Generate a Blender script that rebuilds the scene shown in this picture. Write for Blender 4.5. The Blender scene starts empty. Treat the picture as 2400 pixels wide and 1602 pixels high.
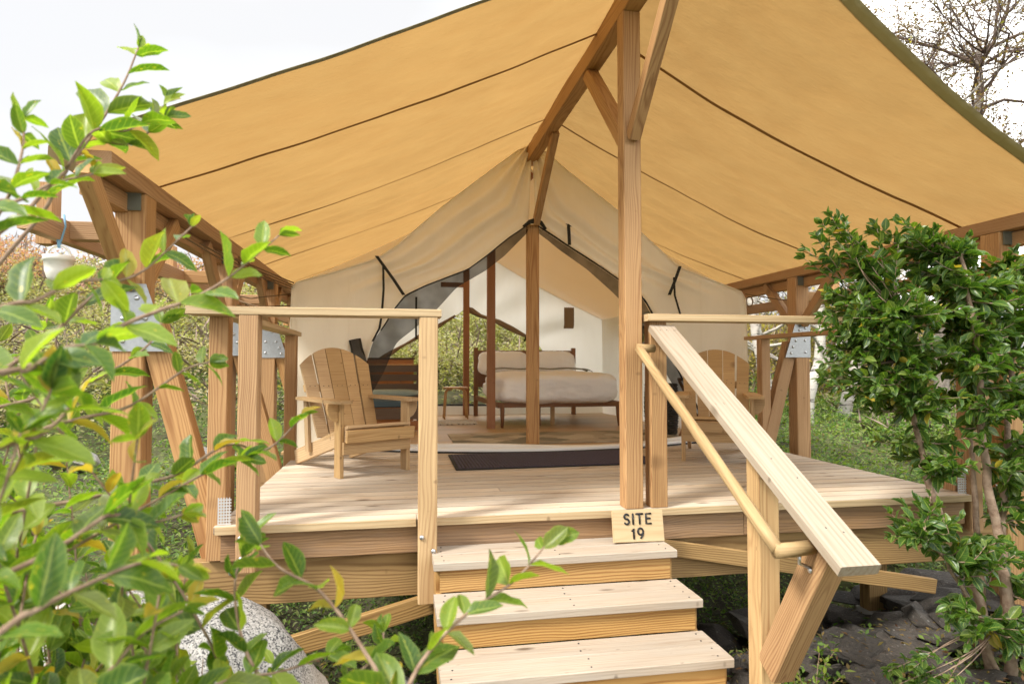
import bpy, bmesh, math, random
import numpy as np
from mathutils import Vector, Matrix, Quaternion, noise as mnoise
random.seed(7); RNG = np.random.default_rng(11)
SC = bpy.context.scene
COL = SC.collection
R = math.radians

# ------------------------------------------------------------------ camera
cam_d = bpy.data.cameras.new('camera'); cam = bpy.data.objects.new('camera', cam_d); COL.objects.link(cam)
cam_d.sensor_width = 36.0; cam_d.lens = 22.11; cam_d.clip_start = 0.03; cam_d.clip_end = 400
cam.location = (0, 0, 0.78)
cam.rotation_euler = (R(90 + 1.98), 0, R(-10.19))
cam_d.dof.use_dof = True; cam_d.dof.focus_distance = 4.0; cam_d.dof.aperture_fstop = 3.6
SC.camera = cam

# ------------------------------------------------------------------ sky, sun, exposure
SUN_EL, SUN_AZ = 46, -118          # azimuth from +Y towards +X
world = bpy.data.worlds.new('World'); SC.world = world; world.use_nodes = True
nt = world.node_tree; nt.nodes.clear()
out = nt.nodes.new('ShaderNodeOutputWorld'); bg = nt.nodes.new('ShaderNodeBackground')
sky = nt.nodes.new('ShaderNodeTexSky'); sky.sky_type = 'NISHITA'; sky.sun_disc = False
sky.sun_elevation = R(SUN_EL); sky.sun_rotation = R(SUN_AZ); sky.altitude = 0; sky.dust_density = 2.5
tc = nt.nodes.new('ShaderNodeTexCoord'); mp = nt.nodes.new('ShaderNodeMapping'); mp.inputs['Scale'].default_value = (1.0, 1.0, 2.6); mp.inputs['Location'].default_value = (8.2, -3, 1)
nz = nt.nodes.new('ShaderNodeTexNoise'); nz.inputs['Scale'].default_value = 1.5; nz.inputs['Detail'].default_value = 4; nz.inputs['Roughness'].default_value = 0.42
rp = nt.nodes.new('ShaderNodeValToRGB')
rp.color_ramp.elements.new(0.47).color = (2.75, 2.78, 2.85, 1)
rp.color_ramp.elements[0].position = 0.38; rp.color_ramp.elements[0].color = (2.55, 2.53, 2.52, 1)
rp.color_ramp.elements[2].position = 0.60; rp.color_ramp.elements[2].color = (11.0, 10.8, 10.3, 1)
fc = nt.nodes.new('ShaderNodeValToRGB')
fc.color_ramp.elements[0].position = 0.25; fc.color_ramp.elements[0].color = (0.92,)*3 + (1,)
fc.color_ramp.elements[1].position = 0.5; fc.color_ramp.elements[1].color = (0.97,)*3 + (1,)
mx = nt.nodes.new('ShaderNodeMix'); mx.data_type = 'RGBA'
L = nt.links.new
L(tc.outputs['Generated'], mp.inputs['Vector']); L(mp.outputs[0], nz.inputs['Vector']); L(nz.outputs['Fac'], rp.inputs[0]); L(nz.outputs['Fac'], fc.inputs[0])
L(fc.outputs[0], mx.inputs[0]); L(sky.outputs[0], mx.inputs[6]); L(rp.outputs[0], mx.inputs[7]); L(mx.outputs[2], bg.inputs['Color'])
bg.inputs['Strength'].default_value = 0.125; L(bg.outputs[0], out.inputs[0])

sun_d = bpy.data.lights.new('sun', 'SUN'); sun_d.energy = 1.9; sun_d.angle = R(12); sun_d.color = (1.0, 0.94, 0.84)
sun = bpy.data.objects.new('sun', sun_d); COL.objects.link(sun)
sdir = Vector((math.sin(R(SUN_AZ)) * math.cos(R(SUN_EL)), math.cos(R(SUN_AZ)) * math.cos(R(SUN_EL)), math.sin(R(SUN_EL))))
sun.rotation_euler = sdir.to_track_quat('Z', 'Y').to_euler(); sun.location = (0, 0, 20)
SC.view_settings.view_transform = 'Standard'; SC.view_settings.look = 'None'; SC.view_settings.gamma = 1
SC.view_settings.exposure = 1.62
SC.view_settings.use_curve_mapping = False
SC.render.engine = 'CYCLES'; SC.cycles.use_denoising = True
SC.cycles.max_bounces = 10; SC.cycles.diffuse_bounces = 5; SC.cycles.transmission_bounces = 6; SC.cycles.transparent_max_bounces = 12
SC.cycles.caustics_reflective = False; SC.cycles.caustics_refractive = False; SC.cycles.sample_clamp_indirect = 6

# ------------------------------------------------------------------ material helpers
def new_mat(name):
    m = bpy.data.materials.new(name); m.use_nodes = True; n = m.node_tree; n.nodes.clear()
    o = n.nodes.new('ShaderNodeOutputMaterial'); return m, n, o
def N(n, t, **kw):
    x = n.nodes.new('ShaderNode' + t)
    for k, v in kw.items():
        if k in x.inputs: x.inputs[k].default_value = v
        else: setattr(x, k, v)
    return x
def mixc(n, fac, a, b, mode='MIX'):
    m = n.nodes.new('ShaderNodeMix'); m.data_type = 'RGBA'; m.blend_type = mode
    for i, s in ((0, fac), (6, a), (7, b)):
        if isinstance(s, (int, float)): m.inputs[i].default_value = s
        elif isinstance(s, tuple): m.inputs[i].default_value = s + (1,) if len(s) == 3 else s
        else: n.links.new(s, m.inputs[i])
    return m.outputs[2]
def math_(n, op, a, b=0.0, c=None):
    m = n.nodes.new('ShaderNodeMath'); m.operation = op
    for i, s in ((0, a), (1, b), (2, c)):
        if s is None: continue
        if isinstance(s, (int, float)): m.inputs[i].default_value = s
        else: n.links.new(s, m.inputs[i])
    return m.outputs[0]
def ramp(n, fac, pts):
    r = n.nodes.new('ShaderNodeValToRGB'); e = r.color_ramp.elements
    while len(e) < len(pts): e.new(0.5)
    for i, (p, c) in enumerate(pts):
        e[i].position = p; e[i].color = (c if isinstance(c, tuple) else (c,)*3) + (1,)
    n.links.new(fac, r.inputs[0]); return r.outputs[0]

def wood(name, base, dark, ring=0.5, ringscale=9.0, fine=0.35, knots=0.6, grey=0.0, greycol=(.42,.38,.34), rough=0.62, vary=0.12, bump=0.25, edge=0):
    m, n, o = new_mat(name); lk = n.links.new
    tcx = N(n, 'TexCoord'); oi = N(n, 'ObjectInfo')
    # offset by the object's random number
    cmb = N(n, 'CombineXYZ'); lk(math_(n, 'MULTIPLY', oi.outputs['Random'], 37.0), cmb.inputs[0]); lk(math_(n, 'MULTIPLY', oi.outputs['Random'], 11.3), cmb.inputs[1]); lk(math_(n, 'MULTIPLY', oi.outputs['Random'], 23.7), cmb.inputs[2])
    rnd2 = math_(n, 'FRACT', math_(n, 'MULTIPLY', oi.outputs['Random'], 17.31))
    add = N(n, 'VectorMath', operation='ADD'); lk(tcx.outputs['Object'], add.inputs[0]); lk(cmb.outputs[0], add.inputs[1])
    # growth rings: distance from a wandering pith line outside the board
    sx = N(n, 'Mapping'); sx.inputs['Scale'].default_value = (0.9, 4, 4); lk(add.outputs[0], sx.inputs[0])
    nd = N(n, 'TexNoise'); nd.inputs['Scale'].default_value = 1.4; nd.inputs['Detail'].default_value = 2.5; lk(sx.outputs[0], nd.inputs['Vector'])
    sep = N(n, 'SeparateXYZ'); lk(tcx.outputs['Object'], sep.inputs[0])
    w1 = math_(n, 'MULTIPLY_ADD', nd.outputs['Fac'], 0.10, -0.05)
    py = math_(n, 'ADD', sep.outputs[1], math_(n, 'MULTIPLY_ADD', oi.outputs['Random'], 0.09, -0.03))
    pz = math_(n, 'ADD', sep.outputs[2], math_(n, 'MULTIPLY_ADD', rnd2, 0.08, -0.09))
    py = math_(n, 'ADD', py, math_(n, 'MULTIPLY', sep.outputs[0], 0.012)); pz = math_(n, 'ADD', pz, w1)
    dist = math_(n, 'SQRT', math_(n, 'ADD', math_(n, 'MULTIPLY', py, py), math_(n, 'MULTIPLY', pz, pz)))
    rr = math_(n, 'SINE', math_(n, 'MULTIPLY', dist, ringscale * 85))
    rr = math_(n, 'POWER', math_(n, 'MULTIPLY_ADD', rr, 0.5, 0.5), 2.2)
    # fine streaks
    sf = N(n, 'Mapping'); sf.inputs['Scale'].default_value = (3.0, 130, 130); lk(add.outputs[0], sf.inputs[0])
    nf = N(n, 'TexNoise'); nf.inputs['Scale'].default_value = 1.0; nf.inputs['Detail'].default_value = 5; lk(sf.outputs[0], nf.inputs['Vector'])
    sb = N(n, 'Mapping'); sb.inputs['Scale'].default_value = (1.6, 9, 9); lk(add.outputs[0], sb.inputs[0])
    nb = N(n, 'TexNoise'); nb.inputs['Scale'].default_value = 1.0; nb.inputs['Detail'].default_value = 4; lk(sb.outputs[0], nb.inputs['Vector'])
    fstr = ramp(n, nf.outputs['Fac'], [(0.38, 0.0), (0.66, 1.0)])
    g = math_(n, 'ADD', math_(n, 'MULTIPLY', rr, ring), math_(n, 'MULTIPLY', fstr, fine))
    g = math_(n, 'MINIMUM', g, 1.0)
    c = mixc(n, g, base, dark)
    blot = ramp(n, nb.outputs['Fac'], [(0.35, 0.0), (0.7, 1.0)])
    lighter = tuple(min(1, v * 1.16 + .02) for v in base)
    c = mixc(n, math_(n, 'MULTIPLY', blot, 0.35), c, lighter)
    if grey > 0:
        ng = N(n, 'TexNoise'); ng.inputs['Scale'].default_value = 2.2; ng.inputs['Detail'].default_value = 8; ng.inputs['Roughness'].default_value = 0.7
        sg = N(n, 'Mapping'); sg.inputs['Scale'].default_value = (1, 6, 6); lk(add.outputs[0], sg.inputs[0]); lk(sg.outputs[0], ng.inputs['Vector'])
        gm = ramp(n, ng.outputs['Fac'], [(0.42, 0.0), (0.62, 1.0)])
        c = mixc(n, math_(n, 'MULTIPLY', gm, grey), c, greycol)
    if edge > 0:  # dark plank edges: dirt plus the shade of rounded edges, put into the colour
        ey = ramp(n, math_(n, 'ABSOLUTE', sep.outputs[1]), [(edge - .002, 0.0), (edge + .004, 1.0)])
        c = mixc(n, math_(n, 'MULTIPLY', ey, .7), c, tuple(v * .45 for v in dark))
    if knots > 0:
        vk = N(n, 'TexVoronoi'); vk.inputs['Scale'].default_value = 1.0
        sk = N(n, 'Mapping'); sk.inputs['Scale'].default_value = (2.8, 8.5, 1.8); lk(add.outputs[0], sk.inputs[0]); lk(sk.outputs[0], vk.inputs['Vector'])
        km = ramp(n, vk.outputs['Distance'], [(0.035, 1.0), (0.09, 0.65), (0.15, 0.0)])
        c = mixc(n, math_(n, 'MULTIPLY', km, knots), c, tuple(v * .42 for v in dark))
        # small dark checks and nail marks
        v2 = N(n, 'TexVoronoi'); s2 = N(n, 'Mapping'); s2.inputs['Scale'].default_value = (8, 30, 5); lk(add.outputs[0], s2.inputs[0]); lk(s2.outputs[0], v2.inputs['Vector']); v2.inputs['Scale'].default_value = 1.0
        k2 = ramp(n, v2.outputs['Distance'], [(0.05, 1.0), (0.10, 0.0)])
        c = mixc(n, math_(n, 'MULTIPLY', k2, knots * .7), c, tuple(v * .35 for v in dark))
    hv = N(n, 'HueSaturation'); lk(c, hv.inputs['Color'])
    lk(math_(n, 'MULTIPLY_ADD', oi.outputs['Random'], vary * 2, 1 - vary), hv.inputs['Value'])
    lk(math_(n, 'MULTIPLY_ADD', rnd2, vary * 1.5, 1 - vary * .75), hv.inputs['Saturation'])
    b = N(n, 'BsdfPrincipled', Roughness=rough); b.inputs['Specular IOR Level'].default_value = 0.3
    lk(hv.outputs[0], b.inputs['Base Color'])
    bp = N(n, 'Bump', Strength=bump, Distance=0.004); lk(g, bp.inputs['Height']); lk(bp.outputs[0], b.inputs['Normal'])
    lk(b.outputs[0], o.inputs[0]); return m

def plain(name, col, rough=0.6, metal=0.0, noise=0.0, nscale=20, col2=None, bump=0.0, bscale=60, spec=0.4):
    m, n, o = new_mat(name); lk = n.links.new
    b = N(n, 'BsdfPrincipled', Roughness=rough, Metallic=metal); b.inputs['Specular IOR Level'].default_value = spec
    tcx = N(n, 'TexCoord')
    if noise > 0:
        t = N(n, 'TexNoise', Scale=nscale, Detail=6.0); lk(tcx.outputs['Object'], t.inputs['Vector'])
        f = ramp(n, t.outputs['Fac'], [(0.35, 0.0), (0.65, 1.0)])
        lk(mixc(n, math_(n, 'MULTIPLY', f, noise), col, col2 or tuple(v * .5 for v in col)), b.inputs['Base Color'])
    else: b.inputs['Base Color'].default_value = col + (1,)
    if bump > 0:
        t = N(n, 'TexNoise', Scale=bscale, Detail=8.0); lk(tcx.outputs['Object'], t.inputs['Vector'])
        bp = N(n, 'Bump', Strength=bump, Distance=0.01); lk(t.outputs['Fac'], bp.inputs['Height']); lk(bp.outputs[0], b.inputs['Normal'])
    lk(b.outputs[0], o.inputs[0]); return m

def cloth(name, dif, tra, k=0.5, wr=0.3, wscale=(3, 3, 3), mott=0.12, weave=0.0, bdist=0.02):
    m, n, o = new_mat(name); lk = n.links.new
    tcx = N(n, 'TexCoord'); mpx = N(n, 'Mapping'); mpx.inputs['Scale'].default_value = wscale; lk(tcx.outputs['Object'], mpx.inputs[0])
    t = N(n, 'TexNoise', Scale=1.0, Detail=5.0, Roughness=0.55); lk(mpx.outputs[0], t.inputs['Vector'])
    t2 = N(n, 'TexNoise', Scale=2.2, Detail=7.0); lk(tcx.outputs['Object'], t2.inputs['Vector'])
    f = ramp(n, t2.outputs['Fac'], [(0.3, 0.0), (0.7, 1.0)])
    cd = mixc(n, math_(n, 'MULTIPLY', f, mott), dif, tuple(v * .72 for v in dif))
    ct = mixc(n, math_(n, 'MULTIPLY', f, mott), tra, tuple(v * .72 for v in tra))
    fs = math_(n, 'MULTIPLY', ramp(n, t.outputs['Fac'], [(0.35, 0.0), (0.68, 1.0)]), mott * 1.1)  # streaks: stains plus soft light and shade of folds, painted into the colour
    cd = mixc(n, fs, cd, tuple(v * .74 for v in dif)); ct = mixc(n, fs, ct, (tra[0] * .80, tra[1] * .70, tra[2] * .62))
    bp = N(n, 'Bump', Strength=wr, Distance=bdist); lk(t.outputs['Fac'], bp.inputs['Height'])
    d = N(n, 'BsdfDiffuse'); tr = N(n, 'BsdfTranslucent'); mxs = N(n, 'MixShader'); mxs.inputs[0].default_value = k
    lk(cd, d.inputs[0]); lk(ct, tr.inputs[0]); lk(bp.outputs[0], d.inputs['Normal']); lk(bp.outputs[0], tr.inputs['Normal'])
    lk(d.outputs[0], mxs.inputs[1]); lk(tr.outputs[0], mxs.inputs[2]); lk(mxs.outputs[0], o.inputs[0]); return m

def leafmat(name, cols, tr=0.45, tcol=None, gloss=0.35, veins=True, obj=False, spots=0.0):
    m, n, o = new_mat(name); lk = n.links.new
    geo = N(n, 'NewGeometry'); oi = N(n, 'ObjectInfo')
    rnd = geo.outputs['Random Per Island']
    if obj: rnd = math_(n, 'FRACT', math_(n, 'ADD', oi.outputs['Random'], rnd))
    k = len(cols)
    c = ramp(n, rnd, [(i / (k - 1) if k > 1 else 0, cc) for i, cc in enumerate(cols)])
    if veins:
        uv = N(n, 'TexCoord'); s = N(n, 'SeparateXYZ'); lk(uv.outputs['UV'], s.inputs[0])
        a = math_(n, 'ABSOLUTE', math_(n, 'SUBTRACT', s.outputs[1], 0.5))
        mid = ramp(n, a, [(0.0, 1.0), (0.035, 0.8), (0.06, 0.0)])
        sv = math_(n, 'SINE', math_(n, 'MULTIPLY', math_(n, 'SUBTRACT', s.outputs[0], math_(n, 'MULTIPLY', a, 0.45)), 46))
        sv = ramp(n, sv, [(0.80, 0.0), (1.0, 1.0)])
        v = math_(n, 'MAXIMUM', math_(n, 'MULTIPLY', mid, 0.55), math_(n, 'MULTIPLY', sv, 0.22))
        edge = ramp(n, a, [(0.40, 0.0), (0.5, 1.0)])
        v = math_(n, 'MAXIMUM', v, math_(n, 'MULTIPLY', edge, 0.30))
        c = mixc(n, v, c, (0.42, 0.50, 0.12))
    if spots > 0:
        t = N(n, 'TexNoise', Scale=5.0, Detail=6.0, Roughness=0.65); uv2 = N(n, 'TexCoord')
        ad = N(n, 'VectorMath', operation='ADD'); lk(uv2.outputs['UV'], ad.inputs[0]); cb = N(n, 'CombineXYZ'); lk(math_(n, 'MULTIPLY', rnd, 40.0), cb.inputs[0]); lk(cb.outputs[0], ad.inputs[1]); lk(ad.outputs[0], t.inputs['Vector'])
        y1 = ramp(n, t.outputs['Fac'], [(0.60, 0.0), (0.68, 1.0)]); c = mixc(n, math_(n, 'MULTIPLY', y1, spots), c, (0.50, 0.40, 0.04))
        y2 = ramp(n, t.outputs['Fac'], [(0.70, 0.0), (0.74, 1.0)]); c = mixc(n, math_(n, 'MULTIPLY', y2, spots), c, (0.09, 0.035, 0.015))
    b = N(n, 'BsdfPrincipled', Roughness=gloss); b.inputs['Specular IOR Level'].default_value = 0.45; lk(c, b.inputs['Base Color'])
    t = N(n, 'BsdfTranslucent'); tm = tcol or (1.9, 2.2, 0.7)
    tcn = N(n, 'VectorMath', operation='MULTIPLY'); lk(c, tcn.inputs[0]); tcn.inputs[1].default_value = tm; lk(tcn.outputs[0], t.inputs[0])
    ms = N(n, 'MixShader'); ms.inputs[0].default_value = tr; lk(b.outputs[0], ms.inputs[1]); lk(t.outputs[0], ms.inputs[2]); lk(ms.outputs[0], o.inputs[0]); return m

M = {}
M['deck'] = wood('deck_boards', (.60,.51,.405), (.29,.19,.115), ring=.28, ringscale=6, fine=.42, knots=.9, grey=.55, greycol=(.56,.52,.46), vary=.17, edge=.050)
M['tread'] = wood('tread_boards', (.42,.355,.285), (.21,.145,.095), ring=.25, ringscale=6, fine=.36, knots=.9, grey=.45, greycol=(.37,.34,.30), vary=.06)
M['rail'] = wood('planed_pine', (.50,.38,.225), (.32,.19,.09), ring=.42, ringscale=4, fine=.15, knots=.75, vary=.05)
M['handboard'] = wood('bleached_pine', (.37,.315,.25), (.24,.17,.11), ring=.35, ringscale=3.5, fine=.35, knots=.75, vary=.02)
M['cedar'] = wood('cedar_posts', (.45,.27,.125), (.22,.10,.04), ring=.62, ringscale=9, fine=.30, knots=.5, vary=.10)
M['cedarred'] = wood('fir_frame_timber', (.44,.265,.125), (.25,.12,.05), ring=.55, ringscale=8, fine=.30, knots=.6, vary=.12)
M['rim'] = wood('rim_joist_timber', (.34,.20,.095), (.155,.082,.036), ring=.5, ringscale=5, fine=.5, knots=.5, grey=.3, greycol=(.24,.18,.14), vary=.06)
M['treated'] = wood('treated_pine', (.36,.225,.085), (.18,.095,.03), ring=.8, ringscale=6, fine=.25, knots=.5, vary=.08)
M['riser'] = wood('riser_pine', (.45,.275,.10), (.24,.11,.03), ring=.9, ringscale=6, fine=.2, knots=.6, vary=.07)
M['chair'] = wood('chair_cedar', (.50,.345,.18), (.26,.14,.06), ring=.45, ringscale=7, fine=.35, knots=.7, vary=.12)
M['pole'] = wood('tent_pole_wood', (.34,.16,.075), (.22,.095,.04), ring=.45, ringscale=8, fine=.3, knots=.3, vary=.1)
M['walnut'] = wood('walnut_furniture', (.22,.105,.05), (.13,.06,.028), ring=.4, ringscale=6, fine=.4, knots=.1, vary=.05, rough=.45)
M['daybed'] = wood('dark_stained_boards', (.13,.085,.055), (.08,.05,.03), ring=.3, fine=.4, knots=.1, vary=.1, rough=.5)
M['dresser'] = wood('orange_pine_dresser', (.45,.19,.06), (.32,.12,.03), ring=.4, fine=.2, knots=.5, vary=.05, rough=.4)
M['floor'] = wood('tent_floor_boards', (.50,.34,.18), (.34,.20,.09), ring=.35, ringscale=6, fine=.4, knots=.5, vary=.10, rough=.4)
M['stool'] = wood('bent_birch', (.52,.33,.16), (.42,.24,.1), ring=.2, fine=.2, knots=0, vary=.05, rough=.4)
M['log'] = wood('peeled_pole', (.45,.32,.165), (.24,.145,.06), ring=.35, ringscale=4, fine=.6, knots=.9, grey=.6, greycol=(.30,.205,.10), vary=.02, rough=.6)
M['sign'] = wood('sign_board', (.52,.40,.24), (.38,.25,.12), ring=.35, ringscale=4, fine=.15, knots=.5, vary=.01)
M['black'] = plain('black_paint', (.012,.012,.015), .5)
M['strap'] = plain('black_webbing', (.02,.02,.018), .8)
M['steel'] = plain('galvanized_steel', (.34,.355,.37), .42, 0.8, .35, 55, (.48,.50,.52), .05, 90)
M['bolt'] = plain('zinc_bolt', (.60,.62,.66), .3, 0.9)
M['bracket'] = plain('grey_post_bracket', (.16,.17,.14), .6, 0.3)
M['whitemetal'] = plain('white_metal', (.50,.51,.52), .5)
M['fly'] = cloth('canopy_canvas', (.36,.24,.115), (.43,.26,.092), .44, .8, (1.2, 8, 8), .30, bdist=.03)
M['flyseam'] = cloth('canopy_seam', (.25,.155,.07), (.29,.165,.06), .3, .1)
M['hemtan'] = cloth('tan_hem', (.24,.21,.13), (.25,.20,.10), .25, .4, (20, 4, 4))
M['hem'] = cloth('olive_hem', (.38,.33,.19), (.42,.36,.18), .35, .5, (20, 4, 4))
M['tent'] = cloth('cream_canvas', (.92,.87,.75), (.92,.86,.74), .24, .45, (7, 7, 1.6), .12, bdist=.02)
M['tentside'] = cloth('cream_side_canvas', (.87,.83,.76), (.98,.95,.88), .68, .35, (7, 7, 1.6), .10, bdist=.015)
M['tentroof'] = cloth('inner_roof_canvas', (.88,.85,.82), (.96,.92,.88), .68, .15, (3, 1, 3), .06)
M['tentdark'] = cloth('rolled_canvas_edge', (.30,.22,.14), (.3,.2,.12), .2, .2)
M['linen'] = cloth('white_linen', (.93,.95,.99), (.90,.90,.90), .10, .9, (9, 5, 9), .03, bdist=.02)
M['greywool'] = plain('grey_weave', (.09,.10,.09), .95, 0, .9, 130, (.40,.39,.36), .3, 200)
M['teal'] = plain('pale_teal_cushion', (.36,.42,.38), .9, 0, .4, 15, (.25,.31,.29), .2, 30)
M['blue'] = plain('slate_blue_mattress', (.06,.095,.12), .9)
M['doormat'] = plain('dark_purple_mat', (.045,.036,.058), .95, 0, .8, 160, (.09,.075,.11), .5, 260)
M['matedge'] = plain('black_mat_edge', (.015,.014,.015), .8)
M['sillw'] = plain('white_vinyl', (.78,.77,.74), .5)
M['blackrubber'] = plain('black_zip_tape', (.02,.02,.022), .7)
M['bucket'] = plain('white_enamel', (.80,.79,.74), .35)
M['bluerope'] = plain('blue_cord', (.22,.42,.62), .8)
M['rope'] = plain('hemp_rope', (.20,.13,.07), .9, 0, .5, 200)
M['basket'] = plain('black_wicker', (.03,.028,.026), .7, 0, .8, 60, (.10,.09,.08), .8, 90)
M['bark'] = plain('shrub_bark', (.22,.145,.10), .9, 0, .8, 30, (.36,.27,.20), .6, 60)
M['twig'] = plain('shrub_twig', (.19,.12,.08), .85, 0, .7, 60, (.33,.24,.17), .4, 90)
M['treetwig'] = plain('dark_tree_twig', (.10,.07,.055), .9)
M['greybark'] = plain('grey_tree_bark', (.30,.26,.22), .9, 0, .7, 14, (.12,.10,.09), .5, 30)
M['greytwig'] = plain('bare_twig', (.30,.23,.19), .9)
M['concrete'] = plain('concrete_pier', (.36,.35,.33), .9, 0, .4, 14, (.25,.24,.22), .3, 60)

def mesh_net():
    m, n, o = new_mat('insect_mesh'); lk = n.links.new
    b = N(n, 'BsdfDiffuse'); b.inputs[0].default_value = (.035, .033, .030, 1); t = N(n, 'BsdfTransparent')
    tcx = N(n, 'TexCoord'); mp_ = N(n, 'Mapping'); mp_.inputs['Scale'].default_value = (3, 3, 3); lk(tcx.outputs['Object'], mp_.inputs[0])
    tn = N(n, 'TexNoise', Scale=1.5, Detail=2.0); lk(mp_.outputs[0], tn.inputs['Vector'])
    f = ramp(n, tn.outputs['Fac'], [(0.35, 0.17), (0.65, 0.29)])
    ms = N(n, 'MixShader'); lk(f, ms.inputs[0]); lk(b.outputs[0], ms.inputs[1]); lk(t.outputs[0], ms.inputs[2]); lk(ms.outputs[0], o.inputs[0]); return m
M['net'] = mesh_net()

def birchmat():
    m, n, o = new_mat('birch_bark'); lk = n.links.new
    tcx = N(n, 'TexCoord'); a = N(n, 'Mapping'); a.inputs['Scale'].default_value = (3, 3, 22); lk(tcx.outputs['Object'], a.inputs[0])
    t = N(n, 'TexNoise', Scale=1.2, Detail=6.0, Roughness=.7); lk(a.outputs[0], t.inputs['Vector'])
    t2 = N(n, 'TexNoise', Scale=3.0, Detail=5.0); lk(tcx.outputs['Object'], t2.inputs['Vector'])
    c = mixc(n, ramp(n, t.outputs['Fac'], [(0.53, 0.0), (0.60, 1.0)]), (.50, .475, .43), (.05, .045, .04))
    c = mixc(n, ramp(n, t2.outputs['Fac'], [(0.52, 0.0), (0.68, .8)]), c, (.30, .25, .21))
    b = N(n, 'BsdfPrincipled', Roughness=.7); lk(c, b.inputs['Base Color']); lk(b.outputs[0], o.inputs[0]); return m
M['birch'] = birchmat()

def granite():
    m, n, o = new_mat('speckled_granite'); lk = n.links.new
    tcx = N(n, 'TexCoord'); v = N(n, 'TexVoronoi', Scale=190.0); lk(tcx.outputs['Object'], v.inputs['Vector'])
    s = N(n, 'SeparateXYZ'); lk(v.outputs['Color'], s.inputs[0])
    c = ramp(n, s.outputs[0], [(0.0, (.04,.04,.045)), (0.20, (.09,.09,.09)), (0.28, (.20,.195,.19)), (0.6, (.30,.29,.28)), (1.0, (.42,.41,.39))])
    t = N(n, 'TexNoise', Scale=2.5, Detail=6.0); lk(tcx.outputs['Object'], t.inputs['Vector'])
    c = mixc(n, ramp(n, t.outputs['Fac'], [(0.48, 0.0), (0.66, .55)]), c, (.46, .42, .36))
    b = N(n, 'BsdfPrincipled', Roughness=.85); lk(c, b.inputs['Base Color'])
    bp = N(n, 'Bump', Strength=.5, Distance=.01); lk(s.outputs[0], bp.inputs['Height']); lk(bp.outputs[0], b.inputs['Normal']); lk(b.outputs[0], o.inputs[0]); return m
M['granite'] = granite()
def slate():
    m, n, o = new_mat('dark_slate_stone'); lk = n.links.new
    tcx = N(n, 'TexCoord'); oi = N(n, 'ObjectInfo'); a = N(n, 'Mapping'); a.inputs['Scale'].default_value = (5, 5, 16); lk(tcx.outputs['Object'], a.inputs[0])
    t = N(n, 'TexNoise', Scale=1.5, Detail=9.0, Roughness=.7); lk(a.outputs[0], t.inputs['Vector'])
    t2 = N(n, 'TexNoise', Scale=7.0, Detail=9.0, Roughness=.75); lk(tcx.outputs['Object'], t2.inputs['Vector'])
    c = ramp(n, t.outputs['Fac'], [(0.3, (.030,.028,.027)), (0.5, (.07,.06,.052)), (0.7, (.13,.105,.085))])
    c = mixc(n, ramp(n, t2.outputs['Fac'], [(0.60, 0.0), (0.68, .85)]), c, (.48,.47,.45))
    hv = N(n, 'HueSaturation'); lk(c, hv.inputs['Color']); lk(math_(n, 'MULTIPLY_ADD', oi.outputs['Random'], .9, .6), hv.inputs['Value'])
    b = N(n, 'BsdfPrincipled', Roughness=.75); lk(hv.outputs[0], b.inputs['Base Color'])
    bp = N(n, 'Bump', Strength=.9, Distance=.02); lk(t.outputs['Fac'], bp.inputs['Height']); lk(bp.outputs[0], b.inputs['Normal']); lk(b.outputs[0], o.inputs[0]); return m
M['slate'] = slate()
def soil():
    m, n, o = new_mat('soil_and_moss'); lk = n.links.new
    tcx = N(n, 'TexCoord'); t = N(n, 'TexNoise', Scale=1.3, Detail=9.0, Roughness=.65); lk(tcx.outputs['Object'], t.inputs['Vector'])
    t2 = N(n, 'TexNoise', Scale=18.0, Detail=6.0); lk(tcx.outputs['Object'], t2.inputs['Vector'])
    c = ramp(n, t.outputs['Fac'], [(0.35, (.045,.032,.02)), (0.5, (.07,.075,.025)), (0.65, (.10,.12,.035)), (.8, (.16,.12,.06))])
    c = mixc(n, ramp(n, t2.outputs['Fac'], [(0.4, 0.0), (0.7, .6)]), c, (.03,.025,.015))
    b = N(n, 'BsdfPrincipled', Roughness=.95); lk(c, b.inputs['Base Color'])
    bp = N(n, 'Bump', Strength=.8, Distance=.04); lk(t2.outputs['Fac'], bp.inputs['Height']); lk(bp.outputs[0], b.inputs['Normal']); lk(b.outputs[0], o.inputs[0]); return m
M['soil'] = soil()
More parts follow.
